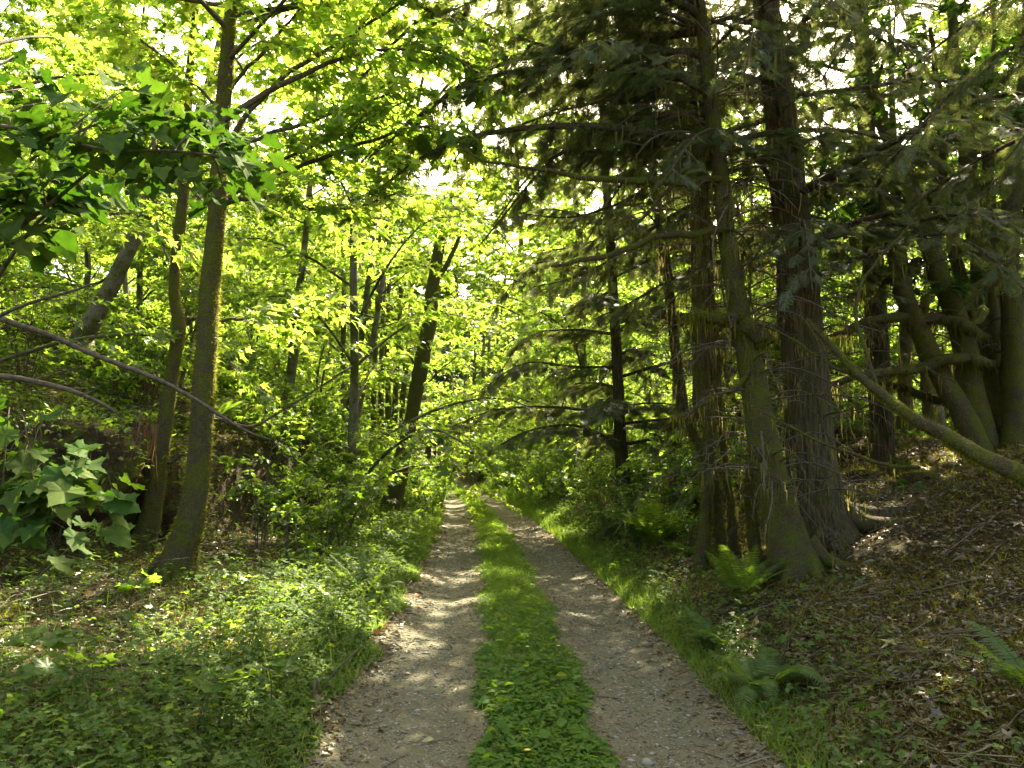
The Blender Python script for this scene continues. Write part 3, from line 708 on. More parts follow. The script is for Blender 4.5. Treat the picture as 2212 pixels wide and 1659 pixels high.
# leaning mossy trunk in front of it
t, P, r, Yb = hero('conifer_tree', 'leaning dark mossy trunk just in front of the biggest conifer', 'tree',
    [(1722, 1240, 120), (1700, 1170, 92), (1678, 1080, 76), (1658, 990, 68), (1640, 900, 60), (1622, 800, 52), (1604, 710, 47), (1588, 620, 44), (1572, 520, 40), (1558, 400, 37), (1543, 280, 34), (1530, 160, 31), (1518, 60, 29), (1510, 0, 27), (1498, -150, 24), (1480, -380, 18), (1465, -600, 10)],
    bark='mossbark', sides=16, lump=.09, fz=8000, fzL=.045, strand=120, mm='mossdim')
LEAN = (t, P, r, Yb); dead_twigs(t, P, r, 120, .12, .7, nst=11)
limb_px(t, [(1660, 745, 44), (1630, 715, 42), (1590, 695, 36), (1545, 686, 28), (1500, 682, 20), (1480, 684, 10)], Yb - .1, bark='mossbark', fz=1500, strand=90, fzL=.05, stL=.3)
for pts, f_, s_ in (([(1560, 385, 16), (1490, 390, 17), (1420, 393, 19), (1340, 390, 16), (1240, 378, 11), (1130, 362, 9), (1060, 350, 6), (1000, 325, 4)], 900, 120),
        ([(1585, 492, 18), (1500, 503, 17), (1440, 510, 16), (1380, 525, 16), (1310, 552, 13), (1240, 568, 10), (1190, 575, 5)], 1100, 70),
        ([(1545, 300, 12), (1500, 340, 11), (1450, 400, 9), (1400, 460, 7), (1330, 520, 5)], 100, 30),
        ([(1600, 700, 14), (1620, 790, 12), (1570, 850, 11), (1500, 880, 10), (1450, 915, 7)], 500, 60)):
    limb_px(t, pts, Yb - .1, bark='mossbark', fz=f_, strand=s_, mossm='moss')
# conifer limbs that sweep left over the track, foliage dark against the sky
tw, lv, br, st = Acc(), Leaves(), Acc(), Acc()
for pts, Y in (([(1525, 165), (1440, 155), (1330, 130), (1220, 110), (1100, 75), (1000, 30), (930, 10)], 8.4),
        ([(1535, 230), (1450, 210), (1350, 215), (1250, 230), (1150, 260), (1080, 300)], 8.8),
        ([(1540, 260), (1440, 290), (1340, 320), (1230, 330), (1130, 330), (1040, 350)], 9.2),
        ([(1548, 310), (1470, 350), (1390, 410), (1310, 450), (1220, 470), (1120, 460)], 9.6),
        ([(1510, 60), (1420, 20), (1300, -10), (1180, -20), (1060, -10), (960, 30)], 8.2),
        ([(1515, 20), (1420, -40), (1300, -60), (1150, -60), (1000, -50)], 9.0),
        ([(1560, 420), (1480, 450), (1400, 500), (1320, 560), (1240, 600), (1150, 620)], 10.2),
        ([(1530, 130), (1450, 90), (1360, 60), (1270, 60), (1180, 90), (1110, 140)], 9.6),
        ([(1545, 280), (1460, 250), (1380, 250), (1300, 280), (1220, 340), (1160, 400)], 10.0),
        ([(1530, 200), (1420, 180), (1300, 170), (1190, 190), (1090, 230), (1010, 290)], 11.0),
        ([(1520, 110), (1400, 60), (1280, 20), (1160, 30), (1060, 70), (980, 130)], 10.6),
        ([(1525, 150), (1420, 120), (1320, 110), (1200, 150), (1120, 200), (1050, 190)], 12.0),
        ([(1515, 40), (1400, -10), (1260, -30), (1120, 0), (1010, 60), (930, 90)], 11.6),
        ([(1575, 560), (1500, 580), (1420, 620), (1350, 660), (1280, 690)], 10.4)):
    Pb = smooth_path([at(x, y, Y + .12 * k) for k, (x, y) in enumerate(pts)], 20)
    conifer_limb(tw, lv, Pb, .032, 1.25, .30, .85, .1, .8, st, 26, br)
br.build('limbs', 'fir', t, True); lv.emit(tw, CSPRAY, 1); tw.build('crown', ['twig', 'needle'], t); tag(st.build('hanging_moss', 'strand', t), kind='stuff')
conifer_crown(t, P, r, limbs_random(.62, .98, 12, 2.6, 1.2) + [(.62 + .035 * k, math.pi + rng.uniform(-.9, .5), rng.uniform(3.4, 4.8), .08, .15) for k in range(9)], fol='upper_shade_crown')  # long leftward limbs are unseen, added overhead to shade the left foreground
# slim conifer behind, draped in dry moss
t, P, r, Yb = hero('conifer_tree', 'slim conifer draped in hanging dry brown moss, left of the leaning mossy trunk', 'tree',
    [(1556, 1130, 32), (1550, 1000, 26), (1545, 880, 24), (1538, 740, 24), (1530, 600, 24), (1522, 450, 24), (1512, 300, 24), (1502, 150, 25), (1496, 30, 26), (1490, -120, 28), (1480, -400, 18), (1474, -600, 8)],
    bark='fir', Y=12.5, fz=800, strand=200, sides=12)
st = Acc()
for k in range(26):
    i = int(rng.uniform(.35, .9) * 55); an = rng.uniform(0, 6.28); L = rng.uniform(.6, 1.8); d = np.array([math.cos(an), math.sin(an), rng.uniform(-.3, .1)])
    pp = smooth_path([P[i], P[i] + d * L * .5 + [0, 0, .05], P[i] + d * L + [0, 0, -.3 * L]], 8)
    tube(st, pp, np.linspace(.014, .004, 8), 4, 1); strands(st, pp, 46, .55, 0, .009, .04)
tag(st.build('hanging_moss', ['strand', 'twig'], t), kind='stuff')
conifer_crown(t, P, r, limbs_random(.5, .98, 18, 2.6, 1.2))
dead_twigs(t, P, r, 120, .1, .75, nst=11)
# hemlock further up the track on the right
t, P, r, Yb = hero('conifer_tree', 'young dark conifer with drooping boughs standing right of the track, furthest of the near conifers', 'tree',
    [(1346, 1070, 36), (1344, 1000, 30), (1338, 920, 27), (1334, 800, 24), (1326, 660, 22), (1318, 520, 20), (1310, 400, 18), (1302, 250, 16), (1294, 100, 13), (1288, -50, 9), (1284, -180, 5)],
    bark='fir', Y=16.5, fz=500, sides=10)
conifer_crown(t, P, r, limbs_random(.16, .97, 46, 3.4, 1.2), dens=1.1, size=.42)
t, P, r, Yb = hero('conifer_tree', 'grey leaning trunk seen between the young drooping conifer and the moss-draped slim conifer', 'tree',
    [(1480, 940, 30), (1472, 860, 25), (1460, 760, 23), (1448, 650, 22), (1434, 540, 21), (1420, 440, 20), (1406, 340, 18), (1396, 230, 16), (1384, 100, 12), (1372, -60, 6)],
    bark='fir', Y=15, fz=300, sides=10)
conifer_crown(t, P, r, limbs_random(.45, .97, 18, 2.6, 1.0), dens=.7, size=.38)
# off to the right, conifers whose boughs fill the upper right
def bough_conifer(label, x, y, H, spec, dens=1.0, lean=(0, 0), r0=.2, size=.34, group=None):
    b = gp(x, y); t = thing('conifer_tree', b, label, 'tree', group)
    P = smooth_path([b + [0, 0, -.3], b + [lean[0] * .3, lean[1] * .3, H * .33], b + [lean[0] * .7, lean[1] * .7, H * .66], b + [lean[0], lean[1], H]], 40)
    a = Acc(); r = np.linspace(r0, .02, 40); tube(a, P, r, 12, 0, .07); a.build('trunk', 'fir', t, True)
    conifer_crown(t, P, r, spec, dens=dens, size=size); dead_twigs(t, P, r, 40, .08, .5, .6, 2.2); return t
bough_conifer('conifer at the right edge whose long near boughs reach in at the upper right', 6.4, 5.6, 15, [(.16 + .013 * k, 2.2 + 1.9 * ((k * .618) % 1), rng.uniform(2.0, 3.8), rng.uniform(.0, .12), rng.uniform(.1, .35)) for k in range(26)] + limbs_random(.5, .97, 16, 3.2, 1.2), 1.0)
bough_conifer('conifer with grey-green drooping boughs right behind the biggest conifer', 6.0, 12.5, 16, limbs_random(.25, .97, 40, 3.4, 1.2), .9)
bough_conifer('shaded conifer rising behind the moss-clad multi-stemmed maple', 9.6, 13.5, 15, limbs_random(.25, .97, 34, 3.4, 1.2), .8)
bough_conifer('conifer behind the slim moss-draped conifer, boughs filling the top of the picture', 3.6, 14.5, 17, limbs_random(.35, .97, 34, 3.2, 1.2), .8)

# ------------------------------------------------------------------ multi-stemmed mossy maple on the far right
rng = np.random.default_rng(44)
base = on_ground(2140, 965)
YM = base[1]
t = thing('mossy_maple', base, 'moss-clad maple with many thick stems fanning up at the right edge', 'tree')
stems = [[(2128, 985, 66), (2104, 880, 56), (2085, 760, 50), (2050, 640, 46), (2010, 540, 43), (1985, 450, 38), (1930, 320, 32), (1880, 190, 26), (1850, 60, 18), (1830, -80, 10)],
         [(2160, 985, 66), (2150, 850, 52), (2135, 700, 48), (2118, 560, 44), (2100, 440, 40), (2085, 300, 33), (2065, 150, 26), (2050, 0, 18), (2040, -120, 10)],
         [(2190, 985, 62), (2192, 850, 50), (2186, 700, 46), (2180, 560, 42), (2188, 400, 36), (2200, 250, 30), (2215, 90, 22), (2225, -60, 12)],
         [(2118, 985, 60), (2070, 880, 48), (2022, 790, 44), (1985, 715, 40), (1955, 640, 38), (1935, 560, 34), (1915, 470, 28), (1900, 370, 20), (1892, 290, 10)],
         [(2215, 985, 60), (2235, 830, 50), (2245, 680, 44), (2262, 520, 40), (2290, 360, 32), (2320, 200, 22)]]
stems += [[(2140, 990, 36), (2120, 850, 30), (2096, 690, 27), (2060, 520, 24), (2040, 380, 20), (2030, 220, 15), (2010, 60, 8)],
          [(2175, 990, 34), (2168, 840, 28), (2150, 660, 26), (2145, 480, 22), (2130, 330, 18), (2140, 170, 12), (2150, 20, 6)]]
cr, lv = Acc(), Leaves()
for k, pts in enumerate(stems):
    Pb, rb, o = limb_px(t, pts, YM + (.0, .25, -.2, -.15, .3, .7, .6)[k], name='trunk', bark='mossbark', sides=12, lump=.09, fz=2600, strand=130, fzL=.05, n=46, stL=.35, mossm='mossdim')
    dead_twigs(t, Pb, rb, 16, .2, .85, .5, 1.7, nst=10)
    for q in range(6):
        i = int(len(Pb) * (.5 + .5 * q / 6)); an = rng.uniform(0, 6.28); d = np.array([math.cos(an), math.sin(an), .3]); L = rng.uniform(1, 2.2)
        sprays_on(cr, lv, smooth_path([Pb[i], Pb[i] + d * L * .5, Pb[i] + d * L], 7), 7, .8, 13, .18, .1)
for pts, Yo in (([(2140, 740, 30, YM + .25), (2095, 714, 40), (2040, 692, 37), (1965, 684, 32), (1885, 696, 28), (1830, 712, 20), (1790, 726, 10)], -.2),
            ([(2155, 792, 28, YM + .25), (2110, 777, 36), (2045, 780, 33), (1965, 795, 30), (1875, 812, 26), (1800, 826, 20), (1765, 836, 12)], -.35),
            ([(2085, 885, 20, YM + .1), (2050, 870, 26), (1985, 850, 22), (1925, 830, 18), (1870, 822, 10)], .2),
            ([(1985, 560, 22), (1940, 590, 20), (1880, 625, 15), (1830, 640, 8)], .1),
            ([(2100, 480, 24), (2040, 470, 22), (1980, 500, 18), (1900, 540, 10)], -.3)):
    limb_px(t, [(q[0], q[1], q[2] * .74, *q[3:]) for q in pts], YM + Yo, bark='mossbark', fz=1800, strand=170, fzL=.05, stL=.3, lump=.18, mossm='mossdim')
lv.emit(cr, MAPLE, 1); cr.build('crown', ['twig', 'mapleshade'], t)
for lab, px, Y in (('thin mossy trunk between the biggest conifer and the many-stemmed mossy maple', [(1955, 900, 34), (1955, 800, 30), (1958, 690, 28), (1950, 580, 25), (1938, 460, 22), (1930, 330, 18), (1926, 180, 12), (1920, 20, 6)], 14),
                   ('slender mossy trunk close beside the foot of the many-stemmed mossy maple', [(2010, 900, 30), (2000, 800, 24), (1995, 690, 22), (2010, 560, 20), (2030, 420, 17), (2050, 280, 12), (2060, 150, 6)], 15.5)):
    slim(lab, px, Y, bark='mossbark', leafm='mapleshade', fz=700)
# leaning mossy pole
P, r = px_path([(1742, 690, 9, 7.6), (1800, 752, 14, 7.3), (1860, 815, 19, 7.0), (1920, 864, 23, 6.7), (1985, 910, 26, 6.4), (2050, 944, 29, 6.1), (2120, 986, 33, 5.8), (2200, 1022, 38, 5.5), (2290, 1066, 50, 5.2), (2380, 1120, 56, 4.9), (2460, 1170, 62, 4.6)], 7, 44)
P[-1][2] = float(ground(P[-1][0], P[-1][1])) - .05; P[-2][2] = min(P[-2][2], P[-1][2] + .12)
t = thing('mossy_pole', P[-1], 'bent mossy pole slanting down from the biggest conifer to the right edge', 'fallen trunk')
b = Acc(); tube(b, P, r, 11, 0, .16); b.build('trunk', 'mossbark', t, True)
f = Acc(); fuzz(f, P, r, 4200, .034, hang=.9); strands(f, P, 130, .14, 0, .004, .01); tag(f.build('moss', 'moss', t), kind='stuff')
for pts in ([(1870, 822, 12, 7), (1820, 800, 9, 7.2), (1750, 760, 7, 7.5), (1690, 720, 5, 7.8), (1600, 690, 3, 8)], [(1985, 1010, 9, 6.5), (1900, 1000, 8, 6.9), (1800, 965, 6, 7.3), (1700, 920, 5, 7.6), (1600, 860, 3, 7.8)], [(1895, 845, 11, 6.9), (1870, 760, 9, 7.0), (1850, 640, 8, 7.2), (1900, 560, 6, 7.2), (1980, 470, 4, 7.3)]):
    limb_px(t, pts, 7, bark='mossbark', fz=150, strand=20, stL=.1)
# thin moss-draped stems at the foot of the leaning trunk
for lab, px, dY in (('thick moss-draped stem standing left of the leaning mossy trunk', [(1512, 1236, 34), (1522, 1140, 25), (1530, 1040, 21), (1528, 930, 19), (1518, 820, 22), (1512, 720, 19), (1515, 600, 16), (1522, 480, 12), (1530, 380, 7)], 0),
                    ('thin moss-draped stem nearest the leaning mossy trunk on its left', [(1586, 1200, 22), (1578, 1100, 17), (1566, 1000, 15), (1556, 900, 13), (1552, 790, 11), (1560, 690, 7)], 0),
                    ('crooked moss-draped stem bending left above the big sword fern', [(1560, 1215, 26), (1552, 1120, 20), (1536, 1020, 18), (1500, 940, 16), (1470, 900, 12), (1440, 930, 8)], 0),
                    ('short moss-draped stem touching the left side of the leaning trunk foot', [(1632, 1225, 30), (1626, 1130, 24), (1620, 1040, 20), (1628, 960, 14), (1645, 900, 8)], 0)):
    hero('small_tree', lab, 'small tree', px, 'moss-draped stems by the conifers', bark='mossbark', sides=9, lump=.16, fz=3600, fzL=.06, strand=150, n=36, mm='mossdim')

# ------------------------------------------------------------------ shrubs
def shrub_proto(seed, name, label, group, nst, H, spread, tmpl, leafm, size, ntw, nleaf, Lt=.4, loc=(0, 0, 0), tilt=.55):
    global rng
    rng = np.random.default_rng(seed)
    t = thing(name, loc, label, 'shrub', group); st, lf, lv = Acc(), Acc(), Leaves()
    o = np.array(loc)
    for k in range(nst):
        an = k * 2.4 + rng.uniform(-.4, .4); h = H * rng.uniform(.6, 1.1); sp = spread * rng.uniform(.3, 1)
        d = np.array([math.cos(an), math.sin(an), 0])
        P = smooth_path([o + d * .05 - [0, 0, .08], o + d * sp * .3 + [0, 0, h * .5], o + d * sp * .7 + [0, 0, h * .9], o + d * sp * 1.1 + [0, 0, h * .92]], 12)
        tube(st, P, np.linspace(.011, .003, 12), 5, 0)
        sprays_on(lf, lv, P, ntw, Lt, nleaf, size, .25, .4, tilt)
    lv.emit(lf, tmpl, 1); st.build('stems', 'twig', t, True); lf.build('foliage', ['twig', leafm], t)
    return t
LS_H = 'leafy green shrub on the slope above the left bank'
LS_L = 'bright leafy shrub crowding the left edge of the track'
LS_R = 'leafy shrub crowding the right edge of the track below the conifers'
LS_E = 'sunlit shrub at the foot of the trees where the track bends away'
GSH, GSL, GSR, GSE = 'shrubs on the left slope', 'shrubs along the left edge of the track', 'shrubs along the right edge of the track', 'shrubs where the track bends'
s1 = shrub_proto(201, 'leafy_shrub', LS_H, GSH, 8, 1.5, .9, OVAL, 'shrub', .105, 9, 10, .38)
s2 = shrub_proto(202, 'leafy_shrub', LS_H, GSH, 7, 1.15, .8, BRAMBLE, 'shrub', .11, 7, 8, .36)
s3 = shrub_proto(203, 'leafy_shrub', LS_H, GSH, 10, 1.4, .9, OVAL, 'shrub', .06, 14, 14, .32)
s4 = shrub_proto(204, 'leafy_shrub', LS_L, GSL, 9, 1.3, .9, MAPLE, 'shrub', .12, 8, 9, .4)
rng = np.random.default_rng(55)
def place_s(protos, spots, label, group, smin, smax):
    for k, (x, y) in enumerate(spots):
        p = protos[int(rng.integers(len(protos)))]
        sc = rng.uniform(smin, smax)
        if not p.get('used'):
            p['used'] = 1; p.location = gp(x, y, -.03); p['label'] = label; p['group'] = group; continue
        copy_tree(p, gp(x, y, -.03), rng.uniform(0, 6.28), (sc, sc, sc * rng.uniform(.8, 1.2)), label, group)
def near_px(x, y, zs=.6):
    """picture position of a ground point"""
    z = float(ground(x, y)) + zs - CAM[2]; dp = y * math.cos(PITCH) + z * math.sin(PITCH); up = -y * math.sin(PITCH) + z * math.cos(PITCH)
    return CX + F * x / dp, CY - F * up / dp
sp_h = []
for yy in np.arange(8.5, 32, 1.8):
    for xx in np.arange(-22, -3, 1.8):
        x = xx + rng.uniform(-.6, .6); y = yy + rng.uniform(-.6, .6); s = xc(y) - 1.3 - x
        toe = float(3.9 - 3.0 * sst(12.5, 18, y)); 
        if s < toe + 1.2 or x / y < -.82 or s > toe + 11: continue
        if rng.random() < .28: continue
        sp_h.append((x, y))
place_s([s1, s2, s3, s1], sp_h, LS_H, GSH, .9, 1.5)
sp_l = []
for yy in np.arange(11.8, 47, 1.15):
    for ss in (.55, 1.35, 2.2, 3.1):
        y = yy + rng.uniform(-.4, .4); s = ss + rng.uniform(-.3, .3) - (.35 if y > 25 else 0)
        if y < 17 and s < 1.1: continue
        x = xc(y) - 1.3 - s; px, py = near_px(x, y)
        if 770 < px < 930 and y < 21: continue
        if px < 640 and y < 15: continue
        sp_l.append((x, y))
place_s([s4, s1, s3, s4, s2], sp_l, LS_L, GSL, .55, 1.0)
sp_r = []
for yy in np.arange(12.5, 48, 1.7):
    for ss in (.9, 1.8, 2.8, 3.9, 5.2):
        y = yy + rng.uniform(-.4, .4); s = ss + rng.uniform(-.35, .35); x = xc(y) + 1.3 + s
        if y < 16.5 and s < 1.6: continue
        if y < 15 and s > 3: continue
        sp_r.append((x, y))
sp_r += [(2.6, 11.2), (3.2, 12.0), (2.0, 12.6), (2.7, 13.4), (3.5, 13.8), (1.7, 14.2), (2.4, 15), (4.4, 13), (4.9, 15.5), (3.9, 15)]
place_s([s3, s2, s1, s3], sp_r, LS_R, GSR, .5, 1.0)
sp_e = [(xc(60) + rng.uniform(-9, 14), rng.uniform(46, 60)) for k in range(85)]
sp_e += [(-1.3, 47), (-.6, 48.5), (-1.6, 50), (.4, 47), (-6.6, 49), (-7.4, 51), (-2.2, 52), (-2.6, 54.5), (-1.2, 53), (.2, 51), (-3.0, 57), (-3.4, 60), (-7.8, 53.5), (-1, 57), (-4.2, 63), (-2.5, 63), (-8.5, 64), (-9.5, 60), (-11, 62), (-4.8, 66), (-6.0, 68.5), (-3.5, 67), (-1.5, 65), (.5, 62), (1, 67), (-10.5, 67), (-11, 57)]
sp_e = [(x, y) for x, y in sp_e if abs(x - xc(y)) > 1.9]
place_s([s4, s1, s2], sp_e, LS_E, GSE, .9, 2.0)
# single shrubs one can point at
def hero_shrub(label, px, py, Y=None, **k):
    b = on_ground(px, py) if Y is None else np.array([*at(px, py, Y)[:2], 0]); b[2] = float(ground(b[0], b[1])) - .02
    shrub_proto(int(px * 7 + py), 'leafy_shrub', label, k.pop('group', None), loc=tuple(b), **k)
hero_shrub('upright shrub with pointed pale green leaves right of the thickest mossy trunk', 560, 1190, nst=6, H=1.7, spread=.55, tmpl=OVAL, leafm='shrub', size=.11, ntw=6, nleaf=7, Lt=.3)
hero_shrub('small shrub with pointed leaves at the track edge below the leaning snag', 740, 1190, nst=6, H=1.2, spread=.5, tmpl=OVAL, leafm='shrub', size=.10, ntw=6, nleaf=7, Lt=.3)
hero_shrub('spindly shrub with long oval leaves between the mossy trunk and the track', 622, 1215, nst=3, H=.75, spread=.3, tmpl=OVAL, leafm='shrub', size=.16, ntw=4, nleaf=5, Lt=.2)
hero_shrub('shrub with drooping green leaves at the foot of the left bank, left of the trunks', 120, 1150, nst=6, H=1.2, spread=.8, tmpl=OVAL, leafm='shrub', size=.09, ntw=7, nleaf=8, Lt=.35)

# low leafy sprigs standing on the forest floor at the left
GSP = 'low sprigs of toothed leaves on the left forest floor'
def sprig(label, px, py, h, size, n, group=GSP, tmpl=BRAMBLE, leafm='shrub', spread=.22):
    b = on_ground(px, py); t = thing('leaf_sprig', b, label, 'plant', group); st, lf, lv = Acc(), Acc(), Leaves()
    for k in range(max(1, n // 4)):
        an = rng.uniform(0, 6.28); d = np.array([math.cos(an), math.sin(an), 0]) * spread * rng.uniform(.2, 1)
        P = smooth_path([b - [0, 0, .03], b + d * .4 + [0, 0, h * .7], b + d + [0, 0, h * rng.uniform(.85, 1.1)]], 8); tube(st, P, np.linspace(.004, .0018, 8), 4)
        for q in range(4):
            a2 = rng.uniform(0, 6.28); A = np.array([math.cos(a2), math.sin(a2), rng.uniform(-.25, .35)])
            p = P[-1 - int(rng.integers(0, 3))]; e = p + A * .05; tube(st, np.array([p, e]), [.0018, .0012], 3, cap=False)
            lv.add(e, A, rup(1, .45), size * rng.uniform(.7, 1.2))
    lv.emit(lf, tmpl, 0); st.build('stems', 'twig', t, True); lf.build('leaves', leafm, t, True)
rng = np.random.default_rng(66)
sprig('bright toothed sprig just in front of the thickest mossy trunk foot', 270, 1330, .32, .13, 16, spread=.3)
sprig('brightest yellow-green sprig of pointed leaves near the left rut', 665, 1335, .34, .13, 12, spread=.26)
sprig('yellow-green sprig overhanging the left verge, right of the brightest sprig', 720, 1370, .3, .12, 8, spread=.2)
sprig('sprig of dim lobed leaves between the brightest sprig and the thickest trunk', 530, 1310, .3, .12, 10)
sprig('large pale toothed leaves on a sprig at the bottom left of the picture', 420, 1640, .42, .15, 9)
sprig('pair of broad dark leaves held flat low at the left edge', 200, 1590, .45, .15, 8)
sprig('low sprig of broad leaves behind the pair of dark flat leaves', 110, 1500, .4, .13, 8)
sprig('sprig of lobed leaves in the middle of the left ground cover', 470, 1400, .25, .11, 8)
sprig('sprig with small pale leaves left of the bottom large toothed leaves', 300, 1520, .3, .10, 8)
sprig('single-stalked lobed sprig at the right of the left ground cover', 590, 1560, .35, .11, 8)
sprig('maple seedling with broad pale green leaves on the right slope, behind the leaning pole', 1960, 985, .45, .20, 10, 'maple seedlings on the right slope', MAPLE, 'mapleshade', .35)
sprig('maple seedling with flat green leaves below the leaning pole on the right', 1935, 1040, .28, .18, 8, 'maple seedlings on the right slope', MAPLE, 'mapleshade', .2)
sprig('low spreading seedling on the dark right slope, lowest of the seedlings', 2010, 1085, .2, .15, 14, 'maple seedlings on the right slope', MAPLE, 'mapleshade', .6)
sprig('small lobed seedling among the dead leaves near the lower right roadside fern', 1905, 1610, .16, .09, 8, 'maple seedlings on the right slope', MAPLE, 'mapleshade', .2)

# ------------------------------------------------------------------ sword ferns
def frond(L, an, rise, droop, mname, np_=26, w=.16, base=np.zeros(3)):
    d = np.array([math.cos(an), math.sin(an), 0]); t_ = np.linspace(0, 1, 9)[:, None]
    P = base + d * L * .85 * t_ * (1 - .18 * t_) + np.array([0, 0, 1.]) * L * (rise * t_ - droop * t_ ** 2.2)
    a = Acc(); tube(a, P, np.linspace(.0035, .001, 9), 3, 0, cap=False)
    Q = smooth_path(P, np_ + 4); D = nrm(np.gradient(Q, axis=0)); H = nrm(np.cross(D, [0, 0, 1.])); lv = Leaves()
    k = np.arange(4, np_ + 3); f = (k - 4) / np_
    wl = w * L * 1.15 * np.minimum(1, (f + .10) * 4.5) * (1 - f ** 1.7 * .9)
    for s in (-1, 1):
        A = nrm(H[k] * s + D[k] * .35 + np.array([0, 0, -.22]))
        lv.add(Q[k], A, nrm(np.cross(H[k], D[k]) + rng.normal(0, .12, (len(k), 3))), wl)
    lv.emit(a, (np.array([(-.07, 0, 0), (.09, .05, .02), (.05, .5, .03), (0, 1, -.05), (-.06, .5, .03)]), np.array([(0, 1, 2), (0, 2, 4), (4, 2, 3)])), 0, 1.25)
    return a
def fern(label, pos, L, n, group='sword ferns', rise=.75, droop=.55, fan_=(0, 6.28), fol='fern'):
    t = thing('sword_fern', pos, label, 'fern', group)
    for k in range(n):
        an = fan_[0] + (fan_[1] - fan_[0]) * (k + rng.uniform(-.3, .3)) / n
        fr = frond(L * rng.uniform(.7, 1.1), an, rise * rng.uniform(.7, 1.25), droop * rng.uniform(.7, 1.3), fol, base=np.array(pos) + rng.normal(0, .02, 3) * [1, 1, 0])
        fr.build('frond', fol, t)
    return t
rng = np.random.default_rng(77)
fern('largest sword fern, arching tall fronds left of the moss-draped stems', on_ground(1405, 1180), 1.35, 24, rise=.95, droop=.5)
fern('second large sword fern overlapping the left side of the largest one', on_ground(1335, 1160), 1.0, 18, rise=.8)
fern('upright sword fern at the foot of the leaning mossy trunk', on_ground(1600, 1290), .75, 12, rise=.95, droop=.35)
fern('sword fern at the right roadside with fronds arching over its dead brown stalks', on_ground(1640, 1500), .68, 11, rise=.95, droop=.75)
fern('pale-fronded sword fern behind the roadside fern, fronds reaching toward the track', on_ground(1560, 1400), .62, 9, rise=.7, droop=.5, fan_=(2.0, 4.6))
fern('sword fern cut off by the right edge, pale frond tips', on_ground(2250, 1520), .62, 10, rise=.9, droop=.5)
fern('sword fern at the left verge with one tall frond and drooping dark fronds', on_ground(790, 1290), .62, 11, rise=.95, droop=.5)
fern('sword fern up the left verge behind the tall-fronded one', on_ground(860, 1190), .7, 11, rise=.9, droop=.45)
fern('far sword fern on the right verge where the track begins to bend', on_ground(1112, 1085), 1.1, 13, rise=.95, droop=.45)
fern('sunlit fern growing on the right side of the thickest mossy trunk', at(470, 905, 9.6), .5, 6, rise=.9, droop=.5, fan_=(-.9, .9))
fern('small fern frond rising from the dead leaves on the left forest floor', on_ground(305, 1372), .28, 4, rise=1.1, droop=.3)
fern('dark fern on the left bank behind the thickest mossy trunk', at(500, 1010, 11.2), .55, 8, fan_=(-2.6, .4))
fern('fern below the leaf mound right of the largest sword fern', on_ground(1480, 1200), .6, 9)
t = thing('dead_fern', at(300, 900, 10.0), 'reddish brown dead fronds hanging down the right side of the mossy earth bank', 'dead fern')
for k in range(14):
    p0 = at(285 + rng.uniform(-10, 50), 885 + rng.uniform(0, 60), 10.0 + rng.uniform(-.1, .2)); fr = Acc()
    strands(fr, np.array([p0, p0 + [.04, -.03, 0]]), 8, rng.uniform(.3, .7), 0, .0045, .02); fr.build('frond', 'deadfern', t)
fern('fern on the shaded slope left of the largest sword fern', on_ground(1290, 1110), .8, 11)
fern('fern at the left edge of the track in mid distance', on_ground(885, 1125), .7, 10)

